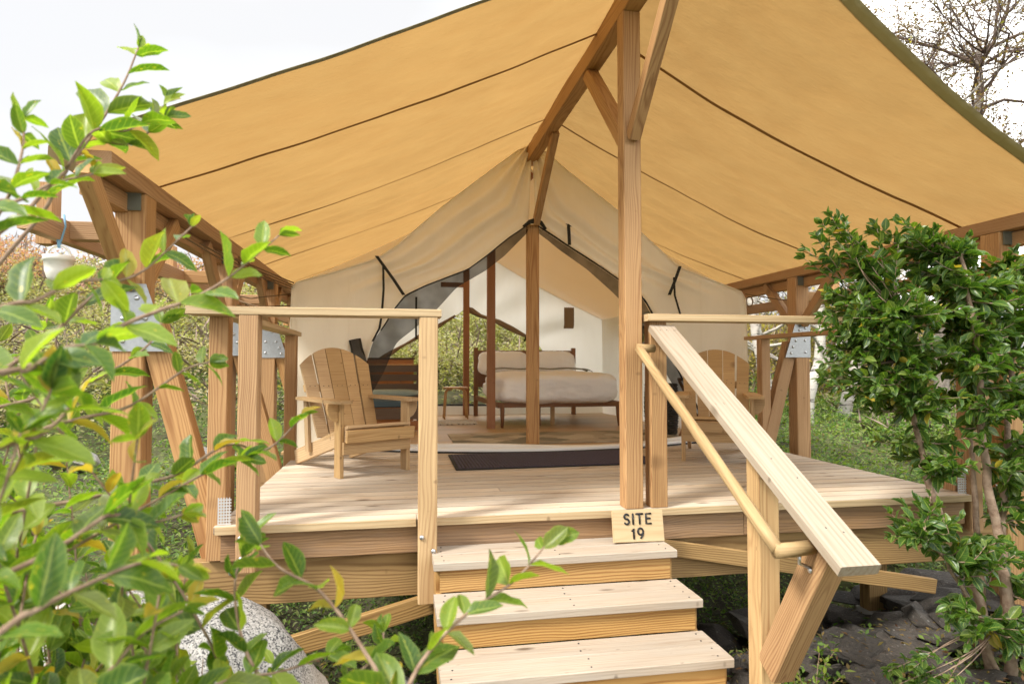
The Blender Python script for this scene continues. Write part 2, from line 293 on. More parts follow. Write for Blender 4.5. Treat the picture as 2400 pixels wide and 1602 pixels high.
def rugmat(name, kind):
    m, n, o = new_mat(name); lk = n.links.new
    tcx = N(n, 'TexCoord'); s = N(n, 'SeparateXYZ'); lk(tcx.outputs['Object'], s.inputs[0])
    if kind == 'geo':
        a = N(n, 'Mapping'); a.inputs['Scale'].default_value = (4.2, 4.2, 1); a.inputs['Rotation'].default_value = (0, 0, R(45)); lk(tcx.outputs['Object'], a.inputs[0])
        v = N(n, 'TexVoronoi', Scale=1.0, distance='CHEBYCHEV'); lk(a.outputs[0], v.inputs['Vector']); v.inputs['Randomness'].default_value = .55
        q = N(n, 'SeparateXYZ'); lk(v.outputs['Color'], q.inputs[0])
        c = ramp(n, q.outputs[0], [(0.0, (.17,.16,.12)), (0.33, (.30,.26,.19)), (0.34, (.42,.36,.27)), (0.68, (.36,.30,.22)), (0.7, (.50,.44,.34))])
        x = N(n, 'TexNoise', Scale=190.0, Detail=2.0); lk(tcx.outputs['Object'], x.inputs['Vector'])
        c = mixc(n, ramp(n, x.outputs['Fac'], [(0.4, 0.0), (0.6, .4)]), c, (.12,.11,.09))
    else:
        x = math_(n, 'SINE', math_(n, 'MULTIPLY', s.outputs[0], 110)); y = math_(n, 'SINE', math_(n, 'MULTIPLY', math_(n, 'ADD', s.outputs[1], math_(n, 'MULTIPLY', s.outputs[0], .3)), 60))
        c = mixc(n, ramp(n, math_(n, 'MULTIPLY', x, y), [(0.15, 0.0), (0.25, 1.0)]), (.72,.68,.60), (.10,.09,.08))
    b = N(n, 'BsdfPrincipled', Roughness=.95); lk(c, b.inputs['Base Color']); lk(b.outputs[0], o.inputs[0]); return m
M['rug'] = rugmat('diamond_rug', 'geo'); M['rugsmall'] = rugmat('dotted_rug', 'dot')

GREEN = [(.045,.10,.015), (.09,.175,.02), (.16,.25,.025), (.26,.34,.04), (.12,.19,.022)]
M['leafL'] = leafmat('broad_leaf_green', GREEN + [(.045,.11,.025), (.24,.25,.045)], .46, (1.7,1.9,.5), .38, True, True, .9)
M['leafY'] = leafmat('yellowing_leaf', [(.42,.30,.04), (.50,.40,.06), (.35,.33,.05)], .5, (1.3,1.2,.5), .45, True, True, 1.0)
M['leafR'] = leafmat('dark_shrub_leaf', [(.022,.065,.016), (.04,.10,.020), (.065,.14,.024), (.03,.08,.018), (.13,.19,.032)], .35, (1.7,2.0,.5), .33, True, True, .25)
def bushmat(name, cols, tr=.4): return leafmat(name, cols, tr, (1.5,1.6,.6), .6, False)
M['b_green'] = bushmat('undergrowth_green', [(.045,.10,.018), (.08,.16,.028), (.14,.24,.045), (.24,.31,.08), (.13,.15,.05)])
M['b_olive'] = bushmat('hillside_olive', [(.13,.15,.05), (.24,.25,.09), (.38,.37,.19), (.48,.43,.29), (.20,.15,.08), (.36,.40,.13)])
M['b_red'] = bushmat('autumn_red', [(.38,.17,.13), (.46,.22,.17), (.32,.17,.13), (.50,.34,.24), (.38,.34,.17)])
M['b_yellow'] = bushmat('autumn_yellow', [(.36,.28,.06), (.45,.36,.09), (.25,.24,.05), (.18,.18,.05), (.40,.24,.08)])
M['b_dry'] = bushmat('dry_brush', [(.34,.26,.17), (.48,.40,.32), (.54,.50,.42), (.26,.20,.13), (.36,.36,.16)])
M['b_brown'] = bushmat('brown_tree_leaf', [(.09,.04,.025), (.16,.085,.035), (.13,.11,.03), (.24,.16,.05), (.08,.06,.02)], .3)

# ------------------------------------------------------------------ object helpers
def link(name, me, mat=None, parent=None, mw=None):
    o = bpy.data.objects.new(name, me); COL.objects.link(o)
    if mat is not None and not me.materials: me.materials.append(mat)
    mw = mw if mw is not None else Matrix.Identity(4)
    if parent is not None:
        o.parent = parent; o.matrix_basis = WM[parent.name].inverted() @ mw
    else: o.matrix_basis = mw
    WM[o.name] = mw.copy(); return o
WM = {}
def tag(o, label=None, cat=None, group=None, kind=None):
    if label: o['label'] = label
    if cat: o['category'] = cat
    if group: o['group'] = group
    if kind: o['kind'] = kind
    return o
def thing(name, label, cat, loc=(0, 0, 0), group=None, rz=0):
    o = bpy.data.objects.new(name, None); o.empty_display_size = .1; COL.objects.link(o)
    mw = Matrix.Translation(loc) @ Matrix.Rotation(rz, 4, 'Z'); o.matrix_basis = mw; WM[o.name] = mw.copy()
    return tag(o, label, cat, group)
def smooth(me):
    me.polygons.foreach_set('use_smooth', [True] * len(me.polygons)); me.update(); return me
CACHE = {}
def box_mesh(l, w, h, c=0.003, mat=None):
    key = (round(l, 3), round(w, 4), round(h, 4), c, mat.name if mat else '')
    if key in CACHE: return CACHE[key]
    a, b = w / 2, h / 2; c = min(c, a * .5, b * .5)
    prof = [(-a + c, -b), (a - c, -b), (a, -b + c), (a, b - c), (a - c, b), (-a + c, b), (-a, b - c), (-a, -b + c)]
    V = [(-l/2, y, z) for y, z in prof] + [(l/2, y, z) for y, z in prof]
    F = [tuple(reversed(range(8))), tuple(range(8, 16))] + [(i, (i+1) % 8, 8 + (i+1) % 8, 8 + i) for i in range(8)]
    me = bpy.data.meshes.new('board'); me.from_pydata(V, [], F); me.update()
    if mat: me.materials.append(mat)
    CACHE[key] = me; return me
def frame(x, up):
    x = Vector(x).normalized(); up = Vector(up); y = up.cross(x)
    if y.length < 1e-5: y = Vector((0, 1, 0)).cross(x)
    y.normalize(); z = x.cross(y); return Matrix((x, y, z)).transposed().to_4x4()
def beam(name, p0, p1, w, h, mat, parent=None, up=(0, 0, 1), c=0.003):
    """board from p0 to p1, w across, h along up"""
    p0, p1 = Vector(p0), Vector(p1); d = p1 - p0
    mw = Matrix.Translation((p0 + p1) / 2) @ frame(d, up)
    return link(name, box_mesh(d.length, w, h, c, mat), None, parent, mw)
def vpost(name, x0, x1, y0, y1, z0, z1, mat, parent=None, c=0.004):
    return beam(name, ((x0+x1)/2, (y0+y1)/2, z0), ((x0+x1)/2, (y0+y1)/2, z1), abs(y1-y0), abs(x1-x0), mat, parent, up=(1, 0, 0), c=c)
def tube_bm(pts, rad, sides=6, closed=False, caps=True):
    pts = [Vector(p) for p in pts]; n = len(pts)
    if not hasattr(rad, '__len__'): rad = [rad] * n
    V, F = [], []; up = Vector((0.13, 0.31, 0.94)); prev = None
    for i, p in enumerate(pts):
        t = (pts[min(i+1, n-1)] - pts[max(i-1, 0)]).normalized()
        a = up.cross(t) if prev is None else prev - t * prev.dot(t)
        if a.length < 1e-4: a = Vector((1, 0, 0)).cross(t)
        a.normalize(); prev = a; b = t.cross(a)
        for k in range(sides):
            ang = 2 * math.pi * k / sides; V.append(p + (a * math.cos(ang) + b * math.sin(ang)) * rad[i])
    for i in range(n - 1):
        for k in range(sides):
            F.append((i*sides + k, i*sides + (k+1) % sides, (i+1)*sides + (k+1) % sides, (i+1)*sides + k))
    if caps: F.append(tuple(reversed(range(sides)))); F.append(tuple(range((n-1)*sides, n*sides)))
    return V, F
def pyd(name, V, F, mat, parent=None, sm=False, mw=None):
    me = bpy.data.meshes.new(name); me.from_pydata([tuple(v) for v in V], [], F); me.update()
    if sm: smooth(me)
    return link(name, me, mat, parent, mw)
def tube(name, pts, rad, mat, parent=None, sides=8, sm=True): 
    V, F = tube_bm(pts, rad, sides); return pyd(name, V, F, mat, parent, sm)
class Acc:
    def __init__(s): s.V, s.F = [], []
    def add(s, VF):
        k = len(s.V); s.V += list(VF[0]); s.F += [tuple(i + k for i in f) for f in VF[1]]
    def build(s, name, mat, parent=None, sm=False): return pyd(name, s.V, s.F, mat, parent, sm)
def lathe(name, prof, mat, parent=None, mw=None, seg=28):
    V, F = [], []
    for r, z in prof:
        for k in range(seg): V.append((r*math.cos(2*math.pi*k/seg), r*math.sin(2*math.pi*k/seg), z))
    for i in range(len(prof)-1):
        for k in range(seg): F.append((i*seg+k, i*seg+(k+1) % seg, (i+1)*seg+(k+1) % seg, (i+1)*seg+k))
    F.append(tuple(reversed(range(seg)))); F.append(tuple(range((len(prof)-1)*seg, len(prof)*seg)))
    return pyd(name, V, F, mat, parent, True, mw)
def grid(name, P, mat, parent=None, sm=True, mw=None, thick=0):
    """P[i][j] points"""
    n, m = len(P), len(P[0]); V = [p for row in P for p in row]
    F = [(i*m+j, i*m+j+1, (i+1)*m+j+1, (i+1)*m+j) for i in range(n-1) for j in range(m-1)]
    return pyd(name, V, F, mat, parent, sm, mw)
def resample(keys, ts):
    """keys: list of (t, (coords))"""
    K = np.array([k[0] for k in keys]); A = np.array([k[1] for k in keys], float)
    return np.stack([np.interp(ts, K, A[:, i]) for i in range(A.shape[1])], 1)
def smoothline(P, it=2):
    P = P.copy()
    for _ in range(it): P[1:-1] = (P[:-2] + 2*P[1:-1] + P[2:]) / 4
    return P
def puffy(name, sx, sy, sz, mat, parent=None, mw=None, n=5, cuts=22, amp=.02, fr=4, seed=0, pinch=0):
    bm = bmesh.new(); bmesh.ops.create_cube(bm, size=2); bmesh.ops.subdivide_edges(bm, edges=bm.edges[:], cuts=cuts, use_grid_fill=True)
    for v in bm.verts:
        x, y, z = v.co; r = (abs(x)**n + abs(y)**n + abs(z)**n) ** (-1/n); p = Vector((x*r, y*r, z*r))
        if pinch: k = (1 - abs(p.x)**3*pinch) * (1 - abs(p.y)**3*pinch); p.z *= k; e = abs(p.x*p.y)**3; p.x *= 1 + .06*e; p.y *= 1 + .06*e
        q = Vector((p.x*sx, p.y*sy, p.z*sz))
        d = mnoise.noise(q * fr + Vector((seed*7.1, 0, 0))) + .5 * mnoise.noise(q * fr * 2.3 + Vector((0, seed*3.3, 5)))
        d += .35 * (1 - abs(mnoise.noise(q * fr * 3.1 + Vector((2, seed, 1))))*3) ** 3 if amp > .01 else 0
        v.co = q + q.normalized() * d * amp
    me = bpy.data.meshes.new(name); bm.to_mesh(me); bm.free(); smooth(me)
    return link(name, me, mat, parent, mw)
def bolt(parent, p, nrm, r=.011, mat=None, name='bolt'):
    V, F = [], []; prof = [(r, 0), (r, r*.25), (r*.75, r*.6), (r*.3, r*.75)]; seg = 10
    for rr, z in prof:
        for k in range(seg): V.append((rr*math.cos(2*math.pi*k/seg), rr*math.sin(2*math.pi*k/seg), z))
    for i in range(len(prof)-1):
        for k in range(seg): F.append((i*seg+k, i*seg+(k+1) % seg, (i+1)*seg+(k+1) % seg, (i+1)*seg+k))
    F.append(tuple(range((len(prof)-1)*seg, len(prof)*seg)))
    mat = mat or M['bolt']; key = (name, r, mat.name)
    if key not in CACHE:
        me = bpy.data.meshes.new('bolt'); me.from_pydata(V, [], F); me.update(); smooth(me); me.materials.append(mat); CACHE[key] = me
    q = Vector(nrm).normalized().to_track_quat('Z', 'Y').to_matrix().to_4x4()
    return link(name, CACHE[key], None, parent, Matrix.Translation(p) @ q)

# ------------------------------------------------------------------ terrain
def gz(x, y):
    Lf = 1 / (1 + np.exp((x - 2.8) / 2.0))
    r = np.maximum(0, y - 8.5)
    a = .06 + .24 * Lf
    z = -.88 + .42 * (np.clip((y - 2.6) / 5, 0, 1) ** 1.3)
    z = z + 5.2 * np.tanh(r * a / 5.2) + .11 * np.maximum(0, -x - 3.2) * np.clip((y - 2) / 4, 0, 1)
    z = z + .20 * np.clip((x - 3.8) / 2.5, 0, 1)
    z = z + .07 * np.sin(x * 1.7 + .5) * np.sin(y * 1.3) + .03 * np.sin(x * 4.1) * np.cos(y * 3.7)
    under = np.clip(1 - np.abs(x - 1.25) / 2.6, 0, 1) * np.clip((y - 3) / 1, 0, 1) * np.clip((11 - y) / 2, 0, 1)
    return z - .35 * np.minimum(under * 3, 1)
xs = np.concatenate([np.linspace(-90, -14, 18), np.linspace(-13, 15, 130), np.linspace(16, 90, 18)])
ys = np.concatenate([np.linspace(-30, -2, 8), np.linspace(-1, 20, 110), np.linspace(21, 120, 26)])
GX, GY = np.meshgrid(xs, ys, indexing='ij'); GZ = gz(GX, GY)
tag(grid('ground', [[(GX[i, j], GY[i, j], GZ[i, j]) for j in range(len(ys))] for i in range(len(xs))], M['soil']), kind='structure')

# ------------------------------------------------------------------ leaf clouds (numpy)
def leaf_cloud(name, C, size, mat, up=0.5, asp=0.45, droop=.0, axis=None, parent=None, fold=.25):
    n = len(C); C = np.asarray(C, float); size = np.broadcast_to(np.asarray(size, float), (n,))
    a = RNG.normal(size=(n, 3)) if axis is None else axis + RNG.normal(size=(n, 3)) * .25
    a[:, 2] *= .6; a[:, 2] -= droop; a /= np.linalg.norm(a, axis=1)[:, None] + 1e-9
    nn = RNG.normal(size=(n, 3)); nn[:, 2] = np.abs(nn[:, 2]) + up * 2
    b = np.cross(nn, a); b /= np.linalg.norm(b, axis=1)[:, None] + 1e-9; c = np.cross(a, b)
    s = size[:, None]
    V = np.stack([C - a*s*.5, C + b*s*asp*.5 + c*s*fold*.3, C + a*s*.5, C - b*s*asp*.5 + c*s*fold*.3], 1).reshape(-1, 3)
    me = bpy.data.meshes.new(name); me.vertices.add(4*n); me.vertices.foreach_set('co', V.astype(np.float32).ravel())
    base = (np.arange(n) * 4)[:, None]; T = np.concatenate([base + [0, 1, 2], base + [0, 2, 3]], 1).ravel()
    me.loops.add(6*n); me.loops.foreach_set('vertex_index', T.astype(np.int32)); me.polygons.add(2*n)
    me.polygons.foreach_set('loop_start', (np.arange(2*n)*3).astype(np.int32)); me.update(calc_edges=True); me.validate()
    return link(name, me, mat, parent)
def scatter(n, x0, x1, y0, y1, keep=None):
    x = RNG.uniform(x0, x1, n); y = RNG.uniform(y0, y1, n)
    if keep is not None: k = keep(x, y); x, y = x[k], y[k]
    return np.stack([x, y, gz(x, y)], 1)
def mound_pts(c, r, n):
    d = RNG.normal(size=(n, 3)); d /= np.linalg.norm(d, axis=1)[:, None]; d[:, 2] = np.abs(d[:, 2]) * 1.0 - .12
    rad = RNG.uniform(.72, 1.05, n)[:, None] + .16 * np.sin(d[:, :1]*7 + c[0]*3) * np.sin(d[:, 1:2]*6 + c[1])
    return np.array(c) + d * rad * np.array(r)

# ------------------------------------------------------------------ deck platform
DX0, DX1, DY = -.86, 3.36, 3.24
deck = thing('deck_platform', 'wooden deck platform with pale planks that carries the tent and both chairs', 'deck', (1.25, 3.3, -.4))
pw, gap, y = .112, .009, DY
rows = 0
while y < 5.80:
    w_ = min(pw, 5.84 - y) 
    cuts = [DX0, DX1]
    if rows in (2, 9, 15, 19): cuts = [DX0, 1.5 + .12 * math.sin(rows * 5), DX1]
    elif rows in (5, 12, 17): cuts = [DX0, .62, DX1]
    if rows == 0: cuts = [DX0 - .01, .093, 1.9, DX1]
    for i in range(len(cuts) - 1):
        dz = random.uniform(-.0012, .0012)
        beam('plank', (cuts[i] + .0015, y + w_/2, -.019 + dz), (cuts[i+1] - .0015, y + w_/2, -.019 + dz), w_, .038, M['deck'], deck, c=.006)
    y += pw + gap; rows += 1
beam('fascia', (DX0, DY - .0055, -.0195), (.09, DY - .0055, -.0195), .009, .037, M['rail'], deck, c=.001)
beam('fascia', (.195, DY - .0055, -.0195), (DX1, DY - .0055, -.0195), .009, .037, M['rail'], deck, c=.001)
beam('rim_joist', (DX0 + .02, DY + .04, -.108), (1.9, DY + .04, -.108), .038, .136, M['rim'], deck)
beam('rim_joist', (1.903, DY + .04, -.108), (DX1 - .02, DY + .04, -.108), .038, .136, M['rim'], deck)
beam('side_joist', (DX0 + .02, DY + .062, -.108), (DX0 + .02, 9.9, -.108), .038, .136, M['rim'], deck)
beam('side_joist', (DX1 - .02, DY + .062, -.108), (DX1 - .02, 9.9, -.108), .038, .136, M['rim'], deck)
for xx in (-.3, .3, .9, 1.5, 2.1, 2.7): beam('joist', (xx, DY + .062, -.11), (xx, 9.8, -.11), .038, .135, M['treated'], deck)
beam('beam', (-1.04, DY + .10, -.292), (3.64, DY + .10, -.292), .075, .222, M['treated'], deck)
beam('beam', (-1.04, 6.4, -.292), (3.64, 6.4, -.292), .075, .222, M['treated'], deck)
beam('diagonal_brace', (1.20, DY + .035, -.175), (3.13, DY + .035, -.535), .038, .085, M['treated'], deck)
beam('diagonal_brace', (1.05, DY + .035, -.225), (-.62, DY + .035, -.63), .038, .10, M['treated'], deck)
for px, yy in ((3.12, 3.75), (1.25, 3.9), (-.75, 3.6), (3.12, 6.4), (-.75, 6.4)):
    pz = float(gz(np.array(px), np.array(yy)))
    vpost('support_post', px - .07, px + .07, yy - .045, yy + .045, pz + .1, -.405 if abs(yy-3.3)>.2 else -.4, M['treated'], deck)
    lathe('pier', [(.17, pz - .2), (.16, pz + .02), (.11, pz + .16), (.10, pz + .165)], M['concrete'], deck, Matrix.Translation((px, yy, 0)), 16)
for bx in (-.93, -.80, 3.05): bolt(deck, (bx, DY + .0625, -.24), (0, -1, 0), .014)
# white perforated brackets at both front corners
for bx in (-.83, 3.335):
    a = Acc()
    for i in range(5):
        for j in range(9):
            x0 = bx - .028 + i * .0125; z0 = .002 + j * .0145
            a.add(([(x0, DY + .03, z0), (x0 + .006, DY + .03, z0), (x0 + .006, DY + .03, z0 + .0145), (x0, DY + .03, z0 + .0145)], [(0, 1, 2, 3)]))
            a.add(([(x0 + .006, DY + .03, z0), (x0 + .0125, DY + .03, z0), (x0 + .0125, DY + .03, z0 + .007), (x0 + .006, DY + .03, z0 + .007)], [(0, 1, 2, 3)]))
    a.build('perforated_bracket', M['whitemetal'], deck)

# ------------------------------------------------------------------ stairs
SX0, SX1 = .165, 1.366
st = thing('front_stairs', 'pale wooden stairs with two-board treads leading up to the deck', 'stairs', (.77, 2.5, -.85))
for k in range(1, 6):
    z, yf = -.144 * k, 3.23 - .267 * k
    beam('tread_board', (SX0, yf + .070, z - .019), (SX1, yf + .070, z - .019), .140, .038, M['tread'], st, c=.0035)
    beam('tread_board', (SX0, yf + .214, z - .020), (SX1, yf + .214, z - .020), .140, .038, M['tread'], st, c=.0035)
    beam('riser', (SX0 + .03, yf + .031, z - .091), (SX1 - .028, yf + .031, z - .091), .02, .105, M['riser'], st, c=.001)
for k in range(1, 5):
    for sx in (SX0 + .045, .77, SX1 - .05):
        for yo in (.035, .105, .18, .25): bolt(st, (sx + .006*math.sin(k*7 + yo*50), 3.23 - .267*k + yo, -.144*k - .0008), (0, 0, 1), .0042, M['black'], 'screw')
for sx in (SX0 + .012, SX1 - .045):
    V = []; F = []
    prof = [(3.235, -.19)]
    for k in range(1, 6):
        z, yf = -.144 * k - .040, 3.23 - .267 * k
        prof += [(yf + .27 if k > 1 else 3.235, z), (yf + .044, z), (yf + .044, z - .104)]
    prof += [(3.23 - .267*5 + .044, -1.0), (2.25, -1.0), (3.235, -.45)]
    prof = prof[1:]
    n = len(prof); V = [(sx, y_, z_) for y_, z_ in prof] + [(sx + .035, y_, z_) for y_, z_ in prof]
    F = [tuple(range(n)), tuple(reversed(range(n, 2*n)))] + [(i, i + n, (i+1) % n + n, (i+1) % n) for i in range(n)]
    bm = bmesh.new(); vs = [bm.verts.new(v) for v in V]; [bm.faces.new([vs[i] for i in f]) for f in F]; bmesh.ops.recalc_face_normals(bm, faces=bm.faces[:]); bmesh.ops.triangulate(bm, faces=[f for f in bm.faces if len(f.verts) > 4])
    me = bpy.data.meshes.new('stringer'); bm.to_mesh(me); bm.free(); link('stringer', me, M['riser'], st)

# ------------------------------------------------------------------ left railing
lr = thing('porch_railing', 'pale railing with three posts left of the stairs', 'railing', (-.4, 3.2, 0))
vpost('post', -.912, -.823, 3.275, 3.364, -.17, 1.010, M['cedar'], lr)
vpost('post', -.742, -.655, 3.128, 3.226, -.19, 1.010, M['cedar'], lr)
vpost('post', .098, .190, 3.128, 3.226, -.388, 1.010, M['chair'], lr, c=.006)
beam('top_rail', (-.975, 3.20, 1.030), (.207, 3.20, 1.030), .150, .038, M['rail'], lr)
beam('side_rail', (-.87, 3.28, 1.030), (-.87, 5.60, 1.030), .10, .036, M['rail'], lr)
vpost('post', -.915, -.826, 5.36, 5.449, -.1, 1.010, M['cedarred'], lr)
for p in ((-.72, -.03), (-.68, .035), (.115, -.066), (.172, -.135)): bolt(lr, (p[0], 3.127, p[1]), (0, -1, 0), .012)
bolt(lr, (-.715, 3.127, -.125), (0, -1, 0), .012)
# ------------------------------------------------------------------ right railing
rr_ = thing('porch_railing', 'pale railing running right from the ridge post to the dark green shrub', 'railing', (2.4, 3.3, 0))
vpost('post', 1.352, 1.446, 3.245, 3.334, .002, 1.010, M['cedar'], rr_)
vpost('post', 3.375, 3.464, 3.25, 3.339, -.22, 1.010, M['cedar'], rr_)
beam('top_rail', (1.318, 3.26, 1.030), (3.475, 3.26, 1.030), .14, .038, M['rail'], rr_)
beam('side_rail', (3.43, 3.335, 1.032), (3.43, 5.75, 1.032), .10, .036, M['cedar'], rr_)
vpost('post', 3.385, 3.474, 5.45, 5.539, -.1, 1.012, M['cedar'], rr_)
# ------------------------------------------------------------------ stair handrail
hr = thing('stair_handrail', 'sloping stair handrail of a flat white board and a round peeled pole', 'handrail', (1.45, 2.3, -.88))
beam('sloped_board', (1.405, 3.225, .972), (1.405, 1.745, .142), .142, .040, M['handboard'], hr, c=.004)
vpost('newel_post', 1.400, 1.490, 2.29, 2.38, -1.0, .418, M['chair'], hr, c=.005)
beam('brace', (1.445, 2.262, -.40), (1.445, 1.905, .205), .090, .115, M['cedar'], hr, up=(0, -1, 0), c=.005)
pole = [(1.262, 3.185 - t * 1.235, .858 - t * .706) for t in np.linspace(0, 1, 15)]
pole = [(p[0] + .0015*math.sin(i*1.3), p[1], p[2] + .0015*math.sin(i*.9+1)) for i, p in enumerate(pole)]
pf = Matrix.Translation(pole[7]) @ frame(Vector(pole[-1]) - Vector(pole[0]), (0, 0, 1)); pfi = pf.inverted()
V, F = tube_bm([pfi @ Vector(p) for p in pole], [.0235 + .0012*math.sin(i*1.7) for i in range(15)], 18); pyd('round_rail', V, F, M['log'], hr, True, pf)
tube('rail_return', [(pole[0][0] - .010, pole[0][1] + .004, pole[0][2] + .004), (1.300, 3.19, .862), (1.351, 3.195, .862)], [.024, .023, .022], M['log'], hr, 14)
tube('rail_return', [(pole[-1][0] - .012, pole[-1][1], pole[-1][2] - .003), (1.33, 1.952, .152), (1.399, 1.956, .156)], [.025, .025, .024], M['log'], hr, 14)
tube('bracket', [(1.345, 1.955, .128), (1.350, 1.965, .10), (1.398, 1.975, .078)], .006, M['bolt'], hr, 8)
bolt(hr, (1.399, 1.975, .07), (-1, 0, 0), .010)
for p in ((1.372, 3.16), (1.41, 3.165), (1.45, 3.16), (1.40, 2.2), (1.44, 2.1), (1.39, 1.88), (1.44, 1.86)):
    zz = .972 + (p[1] - 3.225) * .561 + .0230
    bolt(hr, (p[0], p[1], zz - .003), (0, -.49, .87), .0045, M['black'], 'screw')

# ------------------------------------------------------------------ sign
sg = thing('site_sign', 'small wooden sign reading SITE 19 leaning at the top of the stairs', 'sign', (1.23, 3.06, -.144))
o_ = Vector((1.089, 3.115, -.138)); ux = Vector((.279, .015, -.006)).normalized(); uz = Vector((.004, .035, .155)).normalized(); un = ux.cross(uz) * -1
un = uz.cross(ux).normalized() * -1
if un.y > 0: un = -un
mws = Matrix((ux, uz, un)).transposed().to_4x4(); mws.translation = o_ + ux*.140 + uz*.080
bm_ = box_mesh(.279, .160, .018, .002, M['sign'])
link('board', bm_, None, sg, mws)
def S(pts): return [(x, y) for x, y in pts]
def arc(cx, cy, rx, ry, a0, a1, n=14): return [(cx + rx*math.cos(R(a0 + (a1-a0)*i/n)), cy + ry*math.sin(R(a0 + (a1-a0)*i/n))) for i in range(n+1)]
LET = {'S': [arc(.5, .76, .42, .24, 30, 270, 14) + arc(.5, .26, .42, .26, 90, -150, 14)],
       'I': [[(.5, 0), (.5, 1)]], 'T': [[(0, 1), (1, 1)], [(.5, 1), (.5, 0)]],
       'E': [[(.95, 1), (.1, 1), (.1, 0), (.95, 0)], [(.1, .52), (.8, .52)]],
       '1': [[(.2, .76), (.55, 1), (.55, 0)]],
       '9': [arc(.5, .68, .40, .32, 0, 360, 20), arc(.36, .68, .54, .66, 0, -75, 10)]}
def letter(ch, x, y, w, h):
    a = Acc()
    for path in LET[ch]:
        pts = [mws @ Vector((x + px*w - .1395, y + py*h - .080, .0095)) for px, py in path]
        a.add(tube_bm(pts, .0052, 8))
        for p in (pts[0], pts[-1]):
            V, F = [], []; bmx = bmesh.new(); bmesh.ops.create_icosphere(bmx, subdivisions=1, radius=.0052); 
            V = [v.co + p for v in bmx.verts]; F = [tuple(v.index for v in f.verts) for f in bmx.faces]; bmx.free(); a.add((V, F))
    o = a.build('letter_' + ch.lower() if ch.isalpha() else {'1': 'numeral_one', '9': 'numeral_nine'}[ch], M['black'], sg, True)
for ch, x, w in (('S', .060, .030), ('I', .100, .02), ('T', .129, .036), ('E', .180, .032)): letter(ch, x, .090, w, .050)
for ch, x, w in (('1', .098, .022), ('9', .130, .036)): letter(ch, x, .018, w, .050)

# ------------------------------------------------------------------ timber canopy frame
fr = thing('timber_canopy_frame', 'cedar post and beam frame holding up the orange canvas canopy', 'timber frame', (1.25, 3.3, -.85))
beam('ridge_beam', (1.255, 1.9, 2.80), (1.255, 6.02, 2.80), .10, .14, M['cedarred'], fr)
vpost('ridge_post', 1.205, 1.305, 3.243, 3.343, .002, 2.728, M['cedar'], fr, c=.005)
beam('knee_brace', (1.255, 3.352, 2.05), (1.255, 4.02, 2.735), .075, .09, M['cedarred'], fr, up=(0, 1, 0))
beam('knee_brace', (1.255, 3.232, 2.02), (1.255, 2.50, 2.76), .065, .075, M['cedar'], fr, up=(0, 1, 0))
beam('knee_brace', (1.275, 5.80, 2.12), (1.29, 5.10, 2.74), .06, .085, M['cedarred'], fr, up=(0, 1, 0))
def frame_side(sgn, yposts):
    X = lambda off: 1.25 + sgn * off
    mats = M['cedarred']
    for i, yy in enumerate(yposts):
        zg = float(gz(np.array(X(2.55)), np.array(yy))) - .1
        x0, x1 = sorted((X(2.48), X(2.62)))
        vpost('frame_post', x0, x1, yy, yy + .14, zg, 1.612, M['cedar'] if i < 2 else mats, fr, c=.006)
        # knee braces along the beam
        beam('knee_brace', (X(2.55), yy - .01, 1.16), (X(2.55), yy - .46, 1.60), .06, .085, mats, fr, up=(0, 1, 0))
        beam('knee_brace', (X(2.55), yy + .15, 1.16), (X(2.55), yy + .60, 1.60), .06, .085, mats, fr, up=(0, 1, 0))
        # raking leg with gusset plate
        beam('raking_leg', (X(2.49), yy + .05, 1.10), (X(2.18), yy + .05, zg if i > 9 else -.12), .085, .115, mats, fr, up=(1, 0, 0)) if False else None
        beam('raking_leg', (X(2.46), yy + .07, .98), (X(2.14), yy + .07, -.20), .09, .12, M['cedar'], fr, up=(sgn, 0, 0))
        V = [(X(2.625), yy - .006, 1.17), (X(2.47), yy - .006, 1.17), (X(2.36), yy - .006, .84), (X(2.625), yy - .006, .84)]
        V += [(v[0], v[1] + .004, v[2]) for v in V]
        F = [(0, 1, 2, 3), (7, 6, 5, 4), (0, 4, 5, 1), (1, 5, 6, 2), (2, 6, 7, 3), (3, 7, 4, 0)]
        g = pyd('gusset_plate', V, F, M['steel'], fr)
        for bx, bz in ((2.57, 1.12), (2.57, 1.0), (2.57, .89), (2.51, 1.10), (2.47, 1.0), (2.44, .94), (2.42, .88)): bolt(g, (X(bx), yy - .0065, bz), (0, -1, 0), .012)
        pyd('post_bracket', [(X(2.50), yy - .003, 1.615), (X(2.57), yy - .003, 1.615), (X(2.57), yy - .003, 1.53), (X(2.50), yy - .003, 1.53), (X(2.50), yy - .012, 1.615), (X(2.57), yy - .012, 1.615), (X(2.57), yy - .012, 1.53), (X(2.50), yy - .012, 1.53)],
            [(0, 1, 2, 3), (7, 6, 5, 4), (0, 4, 5, 1), (1, 5, 6, 2), (2, 6, 7, 3), (3, 7, 4, 0)], M['bracket'], fr)
        # outrigger arm to the guy rail
        beam('outrigger_arm', (X(2.625), yy + .07, 1.43), (X(2.92), yy + .07, 1.43), .07, .09, mats, fr)
        vpost('rail_stub', *sorted((X(2.905), X(2.98))), yy + .03, yy + .11, 1.36, 1.66, mats, fr)
    beam('eave_beam', (X(2.55), 2.96, 1.658), (X(2.55), 11.5, 1.658), .14, .086, mats, fr)
    beam('eave_beam', (X(2.595), 3.02, 1.565), (X(2.595), 11.5, 1.565), .072, .09, mats, fr)
    beam('guy_rail', (X(2.86), 3.05, 1.42), (X(2.86), 11.5, 1.42), .055, .105, mats, fr)
frame_side(-1, (3.34, 5.0, 6.66, 8.3, 9.95))
frame_side(1, (3.34, 5.42, 7.1, 8.8, 10.4))

